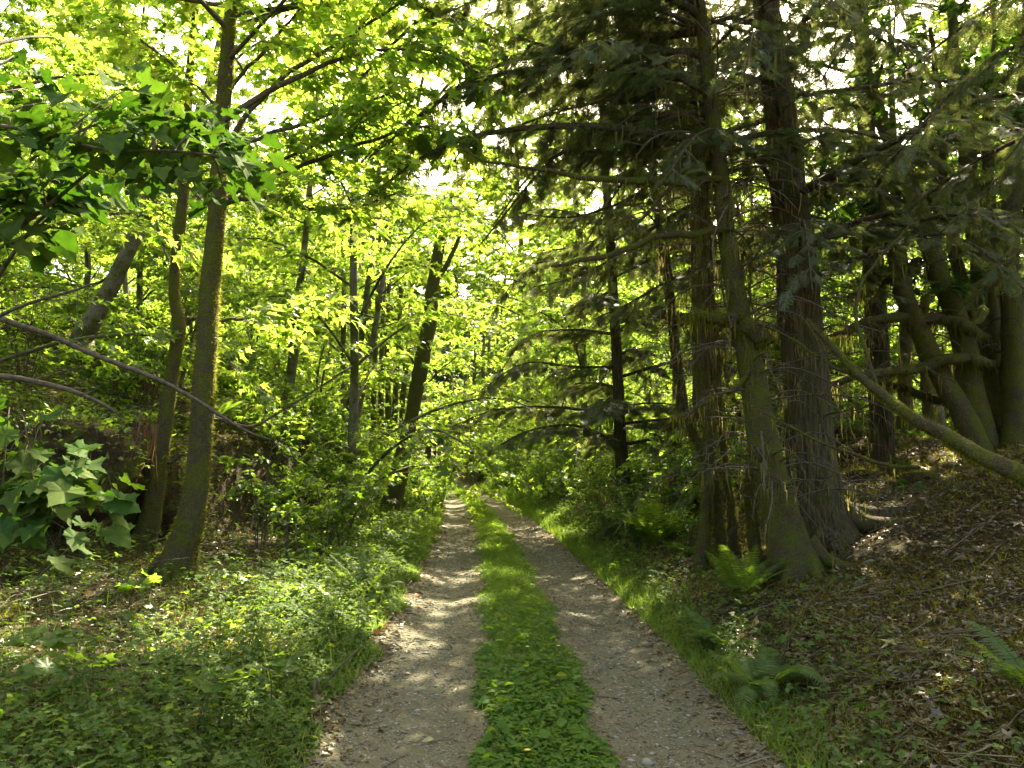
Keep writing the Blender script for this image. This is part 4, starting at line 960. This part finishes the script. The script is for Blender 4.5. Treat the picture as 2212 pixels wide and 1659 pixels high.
# ------------------------------------------------------------------ mossy mounds, earth bank, stones
def mound(name, label, cat, pos, rx, ry, rz, mname, group=None, fz=600, over=0, rough=.18, seed=1):
    rs = np.random.default_rng(seed); nu, nv = 30, 20
    u = np.linspace(0, 2 * np.pi, nu, endpoint=False); v = np.linspace(-.35 * np.pi, .5 * np.pi, nv)
    U, Vv = np.meshgrid(u, v); ph = rs.uniform(0, 6.28, 8)
    rr = 1 + rough * (np.sin(2 * U + ph[0] + 2 * Vv) + .7 * np.sin(3 * U + ph[1] - 3 * Vv) + .5 * np.sin(6 * U + ph[2]) * np.cos(4 * Vv + ph[3])) * np.cos(Vv) + rs.normal(0, .035, U.shape)
    X = rx * rr * np.cos(Vv) * np.cos(U); Y = ry * rr * np.cos(Vv) * np.sin(U); Z = rz * (np.sin(Vv) + .12 * rr)
    if over: X = X + over * np.maximum(Z, 0) / rz * rx; Y = Y - .25 * np.maximum(Z, 0)
    V = np.column_stack([X.ravel(), Y.ravel(), Z.ravel()]) + np.array(pos)
    i = np.arange(nv - 1)[:, None] * nu; j = np.arange(nu)[None]; j2 = (j + 1) % nu
    q = np.stack([i + j, i + j2, i + nu + j2, i + nu + j], -1).reshape(-1, 4)
    t = thing(name, pos, label, cat, group); a = Acc(); a.add(V, np.vstack([q[:, [0, 1, 2]], q[:, [0, 2, 3]]])); a.build('body', mname, t, True)
    k = rs.integers(nu * 5, nu * (nv - 1), fz); n = nrm((V[k] - np.array(pos)) / np.array([rx, ry, rz]))
    f = Acc(); l = Leaves(); keep = n[:, 2] > (-.1 if not over else .05)
    l.add(V[k][keep] + rng.normal(0, .03, (keep.sum(), 3)) * [1, 1, .5], n[keep] + rng.normal(0, .5, (keep.sum(), 3)), rng.normal(0, 1, (keep.sum(), 3)), .035 * rng.uniform(.5, 1.6, keep.sum())); l.emit(f, HAIRT, 0, 1.3)
    tag(f.build('moss', 'moss', t), kind='stuff')
    if over:
        q_ = Acc(); c0 = np.array(pos)
        for k in rs.integers(nu * 7, nu * (nv - 1), 46):
            L = rs.uniform(.2, .6); d_ = n_ = nrm((V[k] - c0)); e = V[k] + d_ * L * .35 + np.array([0, 0, -L * .7])
            tube(q_, smooth_path([V[k] - d_ * .03, V[k] + d_ * L * .3 + rs.normal(0, .03, 3), e + rs.normal(0, .05, 3)], 7), np.linspace(.007, .0015, 7), 4)
        tag(q_.build('roots', 'hair', t), kind='stuff')
        l2 = Leaves(); g_ = Acc(); kk = rs.integers(nu * 8, nu * (nv - 1), 420); nn = nrm(V[kk] - c0); ru = nrm(np.column_stack([rs.normal(0, .5, 420), rs.normal(-.3, .5, 420), np.ones(420)]))
        l2.add(V[kk] + nn * rs.uniform(.0, .12, (420, 1)), nrm(nn + rs.normal(0, .6, (420, 3)) + np.array([0, 0, -.3])), ru, .07 * rs.uniform(.5, 1.5, 420)); l2.emit(g_, OVAL, 0)
        tag(g_.build('creeping_leaves', 'shrub', t), kind='stuff')
    return t
rng = np.random.default_rng(88)
p = on_ground(262, 1135); mound('earth_bank', 'big mossy earth hummock with dark undercut face left of the thin mossy trunk', 'earth bank', p + [0, .55, .45], .62, .6, .95, 'soil', fz=3800, over=.22, rough=.14)
p = on_ground(60, 1120); mound('earth_bank', 'lower earth hummock with hanging roots at the left edge below the bank', 'earth bank', p + [0, .6, .35], .9, .6, .7, 'soil', fz=1500, over=.1, rough=.14, seed=9)
GM = 'mossy mounds on the right slope'
for k, (lab, x, y, sx, sz) in enumerate((('rounded mossy mound below the bright gap right of the biggest conifer', 1855, 985, .34, .22), ('mossy mound right of the biggest conifer, second from the top', 1925, 965, .3, .22), ('low mossy mound at mid slope right of the biggest conifer', 1860, 1030, .34, .16),
        ('flat mossy mound lowest beside the biggest conifer foot', 1880, 1078, .36, .13), ('mossy mound under the leaning pole', 1990, 1035, .3, .15), ('mossy mound at the track edge below the largest sword fern', 1360, 1243, .17, .13), ('long mossy mound right of the one at the track edge', 1420, 1260, .26, .08))):
    p = on_ground(x, y); mound('mossy_mound', lab, 'mound', p - [0, 0, .07], sx, sx * .8, sz, 'soil', GM, 1100, rough=.12, seed=20 + k)

# ------------------------------------------------------------------ long bare branches at the left, and the near leafy boughs
rng = np.random.default_rng(99)
def bare(label, pts, Y, root, fz=0, strand=0, name='bare_branch', bark='twig', twigs=0):
    P, r = px_path(pts, Y, 34)
    rt_ = np.array(root, float); rt_[2] = float(ground(rt_[0], rt_[1])) - .05
    Q = smooth_path([rt_, rt_ * .45 + P[0] * .55 + [0, 0, .15], P[0]], 8)[:-1]
    P = np.vstack([Q, P]); r = np.concatenate([np.full(len(Q), r[0] * 1.1), r])
    t = thing(name, rt_, label, 'branch'); b = Acc(); tube(b, P, r, 7, 0, .06); b.build('stem', bark, t, True)
    for k in range(twigs):
        i = int(rng.uniform(.35, .95) * len(P)); d = nrm(rng.normal(0, 1, 3) + np.array([.6, 0, .1])); L = rng.uniform(.15, .45)
        tw = Acc(); tube(tw, smooth_path([P[i], P[i] + d * L * .5 + rng.normal(0, .02, 3), P[i] + d * L], 6), np.linspace(.004, .0015, 6), 4); tw.build('twig', 'twig', t, True)
    return t, P, r
bare('long bare arching branch crossing in front of both left mossy trunks', [(-40, 672, 16), (40, 702, 14), (110, 725, 12), (200, 765, 11), (330, 815, 10), (410, 856, 9), (470, 893, 8), (530, 930, 6), (585, 950, 4)], 5.6, (-5.2, 5.0, 0), twigs=5)
bare('shorter bare branch dipping below the long arching one at the left', [(-40, 808, 14), (40, 818, 13), (100, 830, 12), (160, 846, 10), (220, 872, 8), (252, 892, 5)], 5.0, (-4.8, 4.6, 0), twigs=4)
bare('bare branch rising to the right at the left edge, above the long one', [(-40, 705, 9), (20, 672, 8), (80, 650, 7), (150, 630, 6), (210, 610, 4)], 5.3, (-5.0, 4.8, 0), twigs=4)
bare('thin bare twig lying low across the left ground cover', [(-30, 1470, 12), (100, 1450, 10), (230, 1436, 9), (360, 1434, 8), (470, 1440, 6), (570, 1447, 4)], 5.2, (-3.9, 4.9, 0), twigs=3)
bare('pale dead stalk leaning at the left edge of the left rut', [(690, 1500, 5), (720, 1455, 4), (750, 1425, 4), (782, 1395, 3)], 5.3, tuple(on_ground(672, 1520)), bark='hair')
bare('arched green bramble cane on the right slope beside the roadside fern', [(1690, 1440, 5), (1700, 1390, 5), (1730, 1330, 5), (1770, 1280, 4), (1815, 1245, 4)], 5.6, tuple(on_ground(1685, 1480)), bark='mossbark')
def leaf_bough(label, stem, Y, root, sprs, size, nleaf, leafm='mapleshade', tmpl=BRAMBLE, L=.28):
    t, P, r = bare(label, stem, Y, root, name='leafy_bough', bark='twig'); t['category'] = 'branch'
    cr = Acc(); lvs = [Leaves() for _ in BRAMBLES]
    for (px, py, n, dY) in sprs:
        c = at(px, py, Y + dY); i = int(np.argmin(((P - c) ** 2).sum(1)))
        tube(cr, smooth_path([P[i], (P[i] + c) / 2 + [0, 0, .02], c], 5), np.linspace(.004, .002, 5), 4, 0)
        for q in range(2 * n):
            a2 = rng.uniform(0, 6.28); A = nrm(np.array([math.cos(a2), math.sin(a2) * .7, rng.uniform(-.7, .15)]))
            lvs[int(rng.integers(len(lvs)))].add(c + A * rng.uniform(.02, .16) + rng.normal(0, .03, 3), A, nrm(np.array([rng.normal(0, .4), rng.normal(-.35, .4), 1])), size * rng.uniform(.65, 1.2))
    for l_, tm_ in zip(lvs, BRAMBLES): l_.emit(cr, tm_, 1)
    cr.build('foliage', ['twig', leafm], t, True)
Lb = [(60, 190, 5, .3), (30, 120, 3, .2), (20, 260, 5, 0), (90, 270, 6, .1), (130, 220, 5, .3), (180, 260, 8, 0), (210, 310, 6, .2), (250, 220, 6, .1), (270, 290, 8, 0), (320, 250, 8, .2), (340, 330, 6, 0), (390, 240, 8, .2), (420, 300, 8, .1), (400, 370, 5, .3), (450, 260, 6, .2), (470, 330, 5, 0), (500, 310, 4, .1), (540, 340, 4, 0), (480, 400, 3, .1), (300, 180, 4, .3), (140, 330, 5, .2)]
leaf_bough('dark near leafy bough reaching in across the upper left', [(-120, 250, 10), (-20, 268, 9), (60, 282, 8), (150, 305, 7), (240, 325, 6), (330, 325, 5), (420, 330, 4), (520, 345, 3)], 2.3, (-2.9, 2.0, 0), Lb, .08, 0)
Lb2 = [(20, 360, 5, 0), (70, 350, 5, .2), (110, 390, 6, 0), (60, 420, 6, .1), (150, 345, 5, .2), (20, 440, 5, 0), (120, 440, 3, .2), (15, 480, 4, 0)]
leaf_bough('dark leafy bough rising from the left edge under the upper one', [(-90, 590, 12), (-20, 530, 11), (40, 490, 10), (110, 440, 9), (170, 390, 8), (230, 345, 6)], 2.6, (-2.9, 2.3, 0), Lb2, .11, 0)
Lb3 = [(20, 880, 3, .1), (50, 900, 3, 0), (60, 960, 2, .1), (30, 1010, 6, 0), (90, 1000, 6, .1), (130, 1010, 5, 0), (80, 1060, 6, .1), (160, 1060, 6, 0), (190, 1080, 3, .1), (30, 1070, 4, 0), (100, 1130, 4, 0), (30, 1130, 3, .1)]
leaf_bough('near sprig of big toothed green leaves at the left edge below the bare branches', [(-110, 1120, 7), (-30, 1080, 6), (40, 1065, 5), (100, 1055, 4), (170, 1070, 3)], 2.6, (-2.6, 2.3, 0), Lb3, .095, 0, 'mapleshade')
Lb4 = [(1690, 560, 3, .1), (1650, 590, 3, 0), (1720, 600, 3, .2), (1590, 480, 2, 0), (1560, 500, 2, .1), (1740, 610, 3, 0), (1620, 620, 3, 0), (1800, 700, 2, .1)]

# ------------------------------------------------------------------ growth and litter nobody could count
def lod(n, y0, y1, spread=.8, pad=1.0):
    """ground points, thinner with distance"""
    y = y0 * (y1 / y0) ** rng.random(n); x = rng.uniform(-1, 1, n) * (spread * y + pad)
    return x, y
def patch(x, y, s=1.0, o=0.0):
    return .5 + .5 * (np.sin(x * 1.7 * s + o + 1.1 * np.sin(y * 1.3 * s)) * .5 + np.sin(y * 2.1 * s + o * 2 + np.sin(x * 2.3 * s)) * .35 + np.sin((x + y) * 4.3 * s + o) * .15)
def stuff(name, acc, mats, smooth=False):
    return tag(acc.build(name, mats, smooth=smooth), kind='stuff')
def onto(x, y, dz=0): return np.column_stack([x, y, ground(x, y) + dz])
def upright(n, lean=.35): return nrm(np.column_stack([rng.normal(0, lean, n), rng.normal(0, lean, n), np.ones(n)]))

rng = np.random.default_rng(301)
# grass and clover-like leaves of the middle strip
a = Acc(); lv = Leaves()
y = 3.2 * (46 / 3.2) ** rng.random(46000); wv = .39 + .05 * np.sin(y * 2.3) + .05 * np.sin(y * 5.9 + 1) + rng.normal(0, .05, len(y))
d = rng.normal(0, .55, len(y)) * wv; d = np.where(np.abs(d) > wv, rng.uniform(-1, 1, len(y)) * wv, d); x = xc(y) + d
edge = np.clip(1.15 - (np.abs(d) / wv) ** 3 * .7, .3, 1); near = np.clip((y - 5) / 5, 0, 1)
lv.add(onto(x, y), upright(len(y), .45), rdir(len(y)), (.035 + .035 * near + .0022 * y) * rng.uniform(.4, 1.6, len(y)) * edge)
lv.emit(a, BLADE, 0, .8)
stuff('grass', a, 'grass')
a = Acc(); lv = Leaves()
y = 3.2 * (40 / 3.2) ** rng.random(17000); wv = .37 + .05 * np.sin(y * 2.3) + .04 * np.sin(y * 5.9 + 1); d = rng.uniform(-1, 1, len(y)) * wv; x = xc(y) + d
h = rng.uniform(.015, .085, len(y)) * (1 - .5 * (np.abs(d) / wv) ** 2)
keep = rng.random(len(y)) < np.where(y < 6.2, .95, .35 + .35 * patch(x, y, 1.2)); x, y, h = x[keep], y[keep], h[keep]
lv.add(onto(x, y, h), rdir(len(x), -.2, .3), rup(len(x), .35), (.026 + .002 * y) * rng.uniform(.6, 1.6, len(x)))
lv.emit(a, TRI, 0, 1.15)
lv = Leaves(); y = 3.2 * (9 / 3.2) ** rng.random(420); x = xc(y) + rng.uniform(-.33, .36, len(y)); lv.add(onto(x, y, rng.uniform(.03, .1, len(y))), rdir(len(y), 0, .5), rup(len(y), .5), rng.uniform(.05, .085, len(y))); lv.emit(a, OVAL, 0, 1.5)
stuff('ground_cover', a, 'clover')
# verges: left broad, right narrow
a = Acc(); lv = Leaves(); lh = Leaves()
y = 3.2 * (47 / 3.2) ** rng.random(42000); s = np.abs(rng.normal(0, .62, len(y))) * np.clip(.55 + y / 14, .5, 1.6); x = xc(y) - 1.28 - s - .07 * np.sin(y * 2.7) - .05 * np.sin(y * 6.1 + 2)
ok = rng.random(len(y)) < np.clip(.05 + .06 * y, 0, 1) * (.4 + .8 * patch(x, y, 1.7, 3)); x, y = x[ok], y[ok]
lv.add(onto(x, y), upright(len(y), .5), rdir(len(y)), (.06 + .005 * y) * rng.uniform(.4, 1.7, len(y)))
y = 3.2 * (47 / 3.2) ** rng.random(24000); s = np.abs(rng.normal(0, .30, len(y))) + .05; x = xc(y) + 1.22 + s * np.clip(.7 + y / 30, .7, 1.6)
ok = rng.random(len(y)) < np.clip(.12 + .07 * (y - 3) + .3 * patch(x, y, .8), 0, 1); x, y = x[ok], y[ok]
lv.add(onto(x, y), upright(len(y), .5), rdir(len(y)), (.065 + .0055 * y) * rng.uniform(.5, 1.5, len(y)))
lv.emit(a, BLADE, 0, .75)
stuff('grass', a, 'grass')
a = Acc(); lh = Leaves()
y = 3.2 * (47 / 3.2) ** rng.random(40000); s = np.abs(rng.normal(0, .9, len(y))); x = xc(y) - 1.32 - s - .07 * np.sin(y * 2.7) - .05 * np.sin(y * 6.1 + 2)
ok = rng.random(len(y)) < np.clip(.25 + .05 * y, 0, 1) * (.35 + .9 * patch(x, y, 1.4, 5)); x, y, s = x[ok], y[ok], s[ok]
lh.add(onto(x, y, rng.uniform(.02, .26, len(y)) * np.clip(s * 1.6 + .15, .2, 1.3)), rdir(len(y), -.3, .3), rup(len(y), .4), (.034 + .0028 * y) * rng.uniform(.6, 1.5, len(y)))
y = 3.4 * (47 / 3.4) ** rng.random(15000); s = np.abs(rng.normal(0, .5, len(y))); x = xc(y) + 1.3 + s
ok = rng.random(len(y)) < np.clip(.12 + .055 * (y - 3), 0, 1); x, y, s = x[ok], y[ok], s[ok]
lh.add(onto(x, y, rng.uniform(.02, .2, len(y)) * np.clip(s * 1.5 + .2, .2, 1.2)), rdir(len(y), -.3, .3), rup(len(y), .4), (.034 + .0028 * y) * rng.uniform(.6, 1.5, len(y)))
# the left forest floor
x, y = lod(56000, 3.3, 13, .85, .6); s = xc(y) - 1.3 - x
ok = (s > .1) & (rng.random(len(x)) < np.clip(.58 - .075 * y + 1.9 * (patch(x, y, .9, 2) - .5), .04, .7)); x, y, s = x[ok], y[ok], s[ok]
lh.add(onto(x, y, rng.uniform(0, .24, len(x)) ** 1.3 * 1.2), rdir(len(x), -.25, .25), rup(len(x), .33), (.036 + .0025 * y) * rng.uniform(.5, 1.6, len(x)))
# sparse on the banks beyond
x, y = lod(30000, 8, 34, .85, .6); s = xc(y) - 1.3 - x; ok = (s > 3.2) & (rng.random(len(x)) < .75 * patch(x, y, .7)); x, y = x[ok], y[ok]
lh.add(onto(x, y, rng.uniform(0, .25, len(x))), rdir(len(x), -.25, .25), rup(len(x), .4), (.04 + .003 * y) * rng.uniform(.6, 1.5, len(x)))
x, y = lod(9000, 3.6, 18, .75, .5); s = x - xc(y) - 1.3; ok = (s > .6) & (rng.random(len(x)) < .28 * patch(x, y, .8, 4) ** 2); x, y = x[ok], y[ok]
lh.add(onto(x, y, rng.uniform(0, .1, len(x))), rdir(len(x), -.25, .25), rup(len(x), .4), (.03 + .003 * y) * rng.uniform(.6, 1.5, len(x)))
x = rng.uniform(-11, -4.3, 9000); y = rng.uniform(8, 15, 9000); s = xc(y) - 1.3 - x; ok = (s > 3.6) & (rng.random(9000) < .35 + .8 * patch(x, y, 1.1, 1)); x, y = x[ok], y[ok]
lh.add(onto(x, y, rng.uniform(0, .32, len(x))), rdir(len(x), -.3, .2), rup(len(x), .35), .075 * rng.uniform(.5, 1.5, len(x)))
lh.emit(a, TRI, 0)
# stalks under them
lv = Leaves(); x, y = lod(16000, 3.3, 13, .85, .6); s = xc(y) - 1.3 - x; ok = (s > .05) & (rng.random(len(x)) < np.clip(1.3 - .1 * y, .1, 1)); x, y = x[ok], y[ok]
lv.add(onto(x, y), upright(len(x), .35), rdir(len(x)), rng.uniform(.1, .34, len(x))); lv.emit(a, HAIRT, 0, .12)
lv = Leaves(); x, y = lod(900, 3.4, 8, .8, .4); s = xc(y) - 1.3 - x; ok = (s > .1) & (s < 1.6); x, y = x[ok], y[ok]
lv.add(onto(x, y), upright(len(x), .25), rdir(len(x)), rng.uniform(.35, .65, len(x))); lv.emit(a, HAIRT, 0, .055)
stuff('ground_cover', a, 'herb')
# dead leaves
a = Acc(); lv = Leaves()
x, y = lod(80000, 3.3, 22, .9, .6); dd = x - xc(y); ok = (np.abs(dd) > 1.2 + rng.normal(0, .12, len(x))) & (rng.random(len(x)) < np.where(dd > 0, .95, .7)); x, y = x[ok], y[ok]
lv.add(onto(x, y, rng.uniform(.0, .035, len(x))), rdir(len(x), -.35, .35), rup(len(x), .42), (.020 + .0024 * y) * np.exp(rng.normal(0, .45, len(x))))
lv.emit(a, MAPLE, 0)
lv = Leaves(); x, y = lod(60000, 3.3, 18, .9, .6); dd = x - xc(y); ok = np.abs(dd) > 1.15 + rng.normal(0, .15, len(x)); x, y = x[ok], y[ok]
lv.add(onto(x, y, rng.uniform(.0, .03, len(x))), rdir(len(x), -.3, .3), rup(len(x), .6), (.02 + .003 * y) * rng.uniform(.5, 1.7, len(x)))
lv.emit(a, DIAM, 0)
stuff('leaf_litter', a, 'litter')
# moss tufts
a = Acc(); lv = Leaves()
x, y = lod(170000, 3.3, 20, .9, .6); dd = x - xc(y); ok = (np.abs(dd) > 1.3) & (patch(x, y, 1.3, 1) + rng.normal(0, .07, len(x)) > np.where(dd > 0, .40, .60)); x, y = x[ok], y[ok]
lv.add(onto(x, y), upright(len(x), .8), rdir(len(x)), (.022 + .0042 * y) * rng.uniform(.5, 1.5, len(x)))
lv.emit(a, HAIRT, 0, 1.3)
stuff('moss_carpet', a, 'moss')
# brown needles and bits on the road, mostly off the wheel lines
a = Acc(); lv = Leaves()
y = 3.2 * (24 / 3.2) ** rng.random(28000); d = rng.uniform(-1.35, 1.35, len(y)); w = np.abs(np.abs(d) - .84); ok = rng.random(len(y)) < np.clip(.12 + w * 1.6 + .4 * (patch(d * 2, y, .6) - .5) + .15 * (d > 0), .02, 1)
y, d = y[ok], d[ok]; x = xc(y) + d
lv.add(onto(x, y, .009), rdir(len(x), -.05, .15), rup(len(x), .3), (.018 + .002 * y) * rng.uniform(.4, 1.6, len(x)))
lv.emit(a, DIAM, 0, .5)
stuff('needle_litter', a, 'litter')
# gravel
OCT = nrm(np.array([(1, 0, 0), (-1, 0, 0), (0, 1, 0), (0, -1, 0), (0, 0, 1), (0, 0, -1), (.7, .7, .35), (-.7, .7, .35), (.7, -.7, .35), (-.7, -.7, .35)], float))
OT = np.array([(4, 0, 6), (4, 6, 2), (4, 2, 7), (4, 7, 1), (4, 1, 9), (4, 9, 3), (4, 3, 8), (4, 8, 0), (0, 5, 6), (6, 5, 2), (2, 5, 7), (7, 5, 1), (1, 5, 9), (9, 5, 3), (3, 5, 8), (8, 5, 0)])
n = 17000; y = 3.2 * (20 / 3.2) ** rng.random(n); sgn = rng.choice([-1, 1], n); d = sgn * .84 + rng.normal(0, .26, n); x = xc(y) + d
sz = (.0035 + .0006 * y) * np.exp(rng.normal(0, .5, n)); sz = np.minimum(sz, .026); sz = np.where(rng.random(n) < .012, sz * 1.9, sz)
th = rng.uniform(0, 6.28, n); sc = np.column_stack([rng.uniform(.8, 1.5, n), rng.uniform(.6, 1, n), rng.uniform(.35, .65, n)]) * sz[:, None]
V = OCT[None] * sc[:, None] * rng.uniform(.8, 1.2, (n, 10, 1))
V = np.stack([V[..., 0] * np.cos(th)[:, None] - V[..., 1] * np.sin(th)[:, None], V[..., 0] * np.sin(th)[:, None] + V[..., 1] * np.cos(th)[:, None], V[..., 2]], -1)
P = onto(x, y, .006); V = V + P[:, None]
a = Acc(); a.add(V.reshape(-1, 3), ((np.arange(n) * 10)[:, None, None] + OT[None]).reshape(-1, 3)); stuff('gravel', a, 'stone', True)
# twigs on the ground
a = Acc()
for k in range(1900):
    y = 3.4 * (16 / 3.4) ** rng.random(); x = rng.uniform(-1, 1) * (.8 * y + .4); dd = x - float(xc(y))
    if abs(dd) < 1.3 and rng.random() < .85: continue
    L = rng.uniform(.1, .75) * (1 if abs(dd) > 1.3 else .5); an = rng.uniform(0, 3.14); c, s = math.cos(an), math.sin(an); u = np.linspace(-.5, .5, 5)
    bx = x + c * L * u + rng.normal(0, .03 * L, 5); by = y + s * L * u + rng.normal(0, .03 * L, 5)
    tube(a, onto(bx, by, .014 + rng.uniform(0, .05) * (abs(dd) > 1.5)), np.linspace(1, .4, 5) * rng.uniform(.0018, .006), 4)
for k in range(420):
    y = rng.uniform(6.5, 15); s_ = rng.uniform(2.6, 8); x = float(xc(y)) - 1.3 - s_; L = rng.uniform(.3, 1.2); d_ = nrm(np.array([rng.normal(0, 1), rng.normal(0, .7), rng.uniform(.0, .9)])); p = gp(x, y, .03)
    tube(a, smooth_path([p, p + d_ * L * .5 + rng.normal(0, .05, 3) * [1, 1, .3] + [0, 0, .05], p + d_ * L + [0, 0, -.12 * L]], 7), np.linspace(1, .3, 7) * rng.uniform(.002, .006), 4)
stuff('twigs', a, 'hair')

# ------------------------------------------------------------------ single fallen leaves and flowers one can point at
rng = np.random.default_rng(401)
for lab, px, py, sz, mm, tm in (('orange fallen leaf at the left edge of the left rut', 905, 1288, .11, 'orangeleaf', OVAL), ('pale yellow maple leaf lying on moss right of the leaning trunk', 1772, 1350, .15, 'paleleaf', MAPLE), ('pale yellow maple leaf half way down the right slope', 1938, 1395, .15, 'paleleaf', MAPLE),
        ('pale green maple leaf beside the roadside fern at the right rut edge', 1650, 1585, .12, 'paleleaf', MAPLE), ('small round pale leaf at the bottom of the left rut', 937, 1608, .07, 'paleleaf', OVAL), ('yellow leaf on the left rut near its left edge', 862, 1405, .07, 'paleleaf', OVAL), ('whitish leaf among dead leaves low on the right slope', 2110, 1545, .11, 'paleleaf', MAPLE)):
    p = on_ground(px, py); a = Acc(); lv = Leaves(); lv.add(p + [0, 0, .03], rdir(1, -.1, .2), rup(1, .3), sz); lv.emit(a, tm, 0)
    tag(a.build('fallen_leaf', mm, origin=p), lab, 'leaf')
for lab, px, py in (('yellow flower lowest on the grass strip, cut by the bottom edge', 1137, 1645), ('yellow flower half way along the near part of the grass strip', 1138, 1408), ('yellow flower near the right side of the grass strip', 1205, 1405), ('yellow flower at the left verge beside the left rut', 800, 1338)):
    p = on_ground(px, py + 14); t = thing('yellow_flower', p, lab, 'flower'); a = Acc(); tube(a, np.array([p, p + [.005, 0, .09]]), [.0014, .0011], 4); a.build('stem', 'herb', t)
    a = Acc(); lv = Leaves()
    for k in range(5): an = k * 1.2566; lv.add(p + [.005, 0, .09], np.array([math.cos(an), math.sin(an), .45]), np.array([0, 0, 1.]), .018)
    lv.emit(a, OVAL, 0, 1.6); a.build('petals', 'petal', t)
# taller weeds standing in the left ground cover
def weed_proto(seed, H, n, size, tmpl, label, group):
    global rng
    rng = np.random.default_rng(seed); t = thing('weed', (0, 0, 0), label, 'plant', group); st, lf, lv = Acc(), Acc(), Leaves()
    for q in range(3):
        h = H * rng.uniform(.6, 1.1); dx = rng.normal(0, .09, 2); P = smooth_path([(0, 0, -.03), (dx[0] * .4, dx[1] * .4, h * .5), (dx[0] * 1.4, dx[1] * 1.4, h)], 9)
        tube(st, P, np.linspace(.0028, .001, 9), 4)
        for k in range(n):
            i = 2 + int(7 * (k + rng.random()) / n); i = min(i, 8); an = k * 2.4 + rng.uniform(-.5, .5); A = np.array([math.cos(an), math.sin(an), rng.uniform(-.2, .5)])
            lv.add(P[i], A, rup(1, .4), size * rng.uniform(.6, 1.2) * (1.1 - .06 * i))
    lv.emit(lf, tmpl, 0); st.build('stems', 'herb', t); lf.build('leaves', 'herb', t); return t
LW = 'thin-stemmed leafy weed standing above the ground cover left of the track'
GW2 = 'tall weeds left of the track'
w1 = weed_proto(501, .42, 7, .075, OVAL, LW, GW2); w2 = weed_proto(502, .5, 6, .07, TRI, LW, GW2); w3 = weed_proto(503, .34, 6, .08, BRAMBLE, LW, GW2)
rng = np.random.default_rng(510); spots = []
while len(spots) < 130:
    y = 3.6 * (15 / 3.6) ** rng.random(); s_ = rng.uniform(.12, 4.2) if rng.random() < .6 else rng.uniform(.1, 1.3); x = float(xc(y)) - 1.3 - s_
    if x / y > -.78 and rng.random() < .35 + .65 * patch(x, y, .9, 2): spots.append((x, y))
place_s([w1, w2, w3], spots, LW, GW2, .6, 1.3)
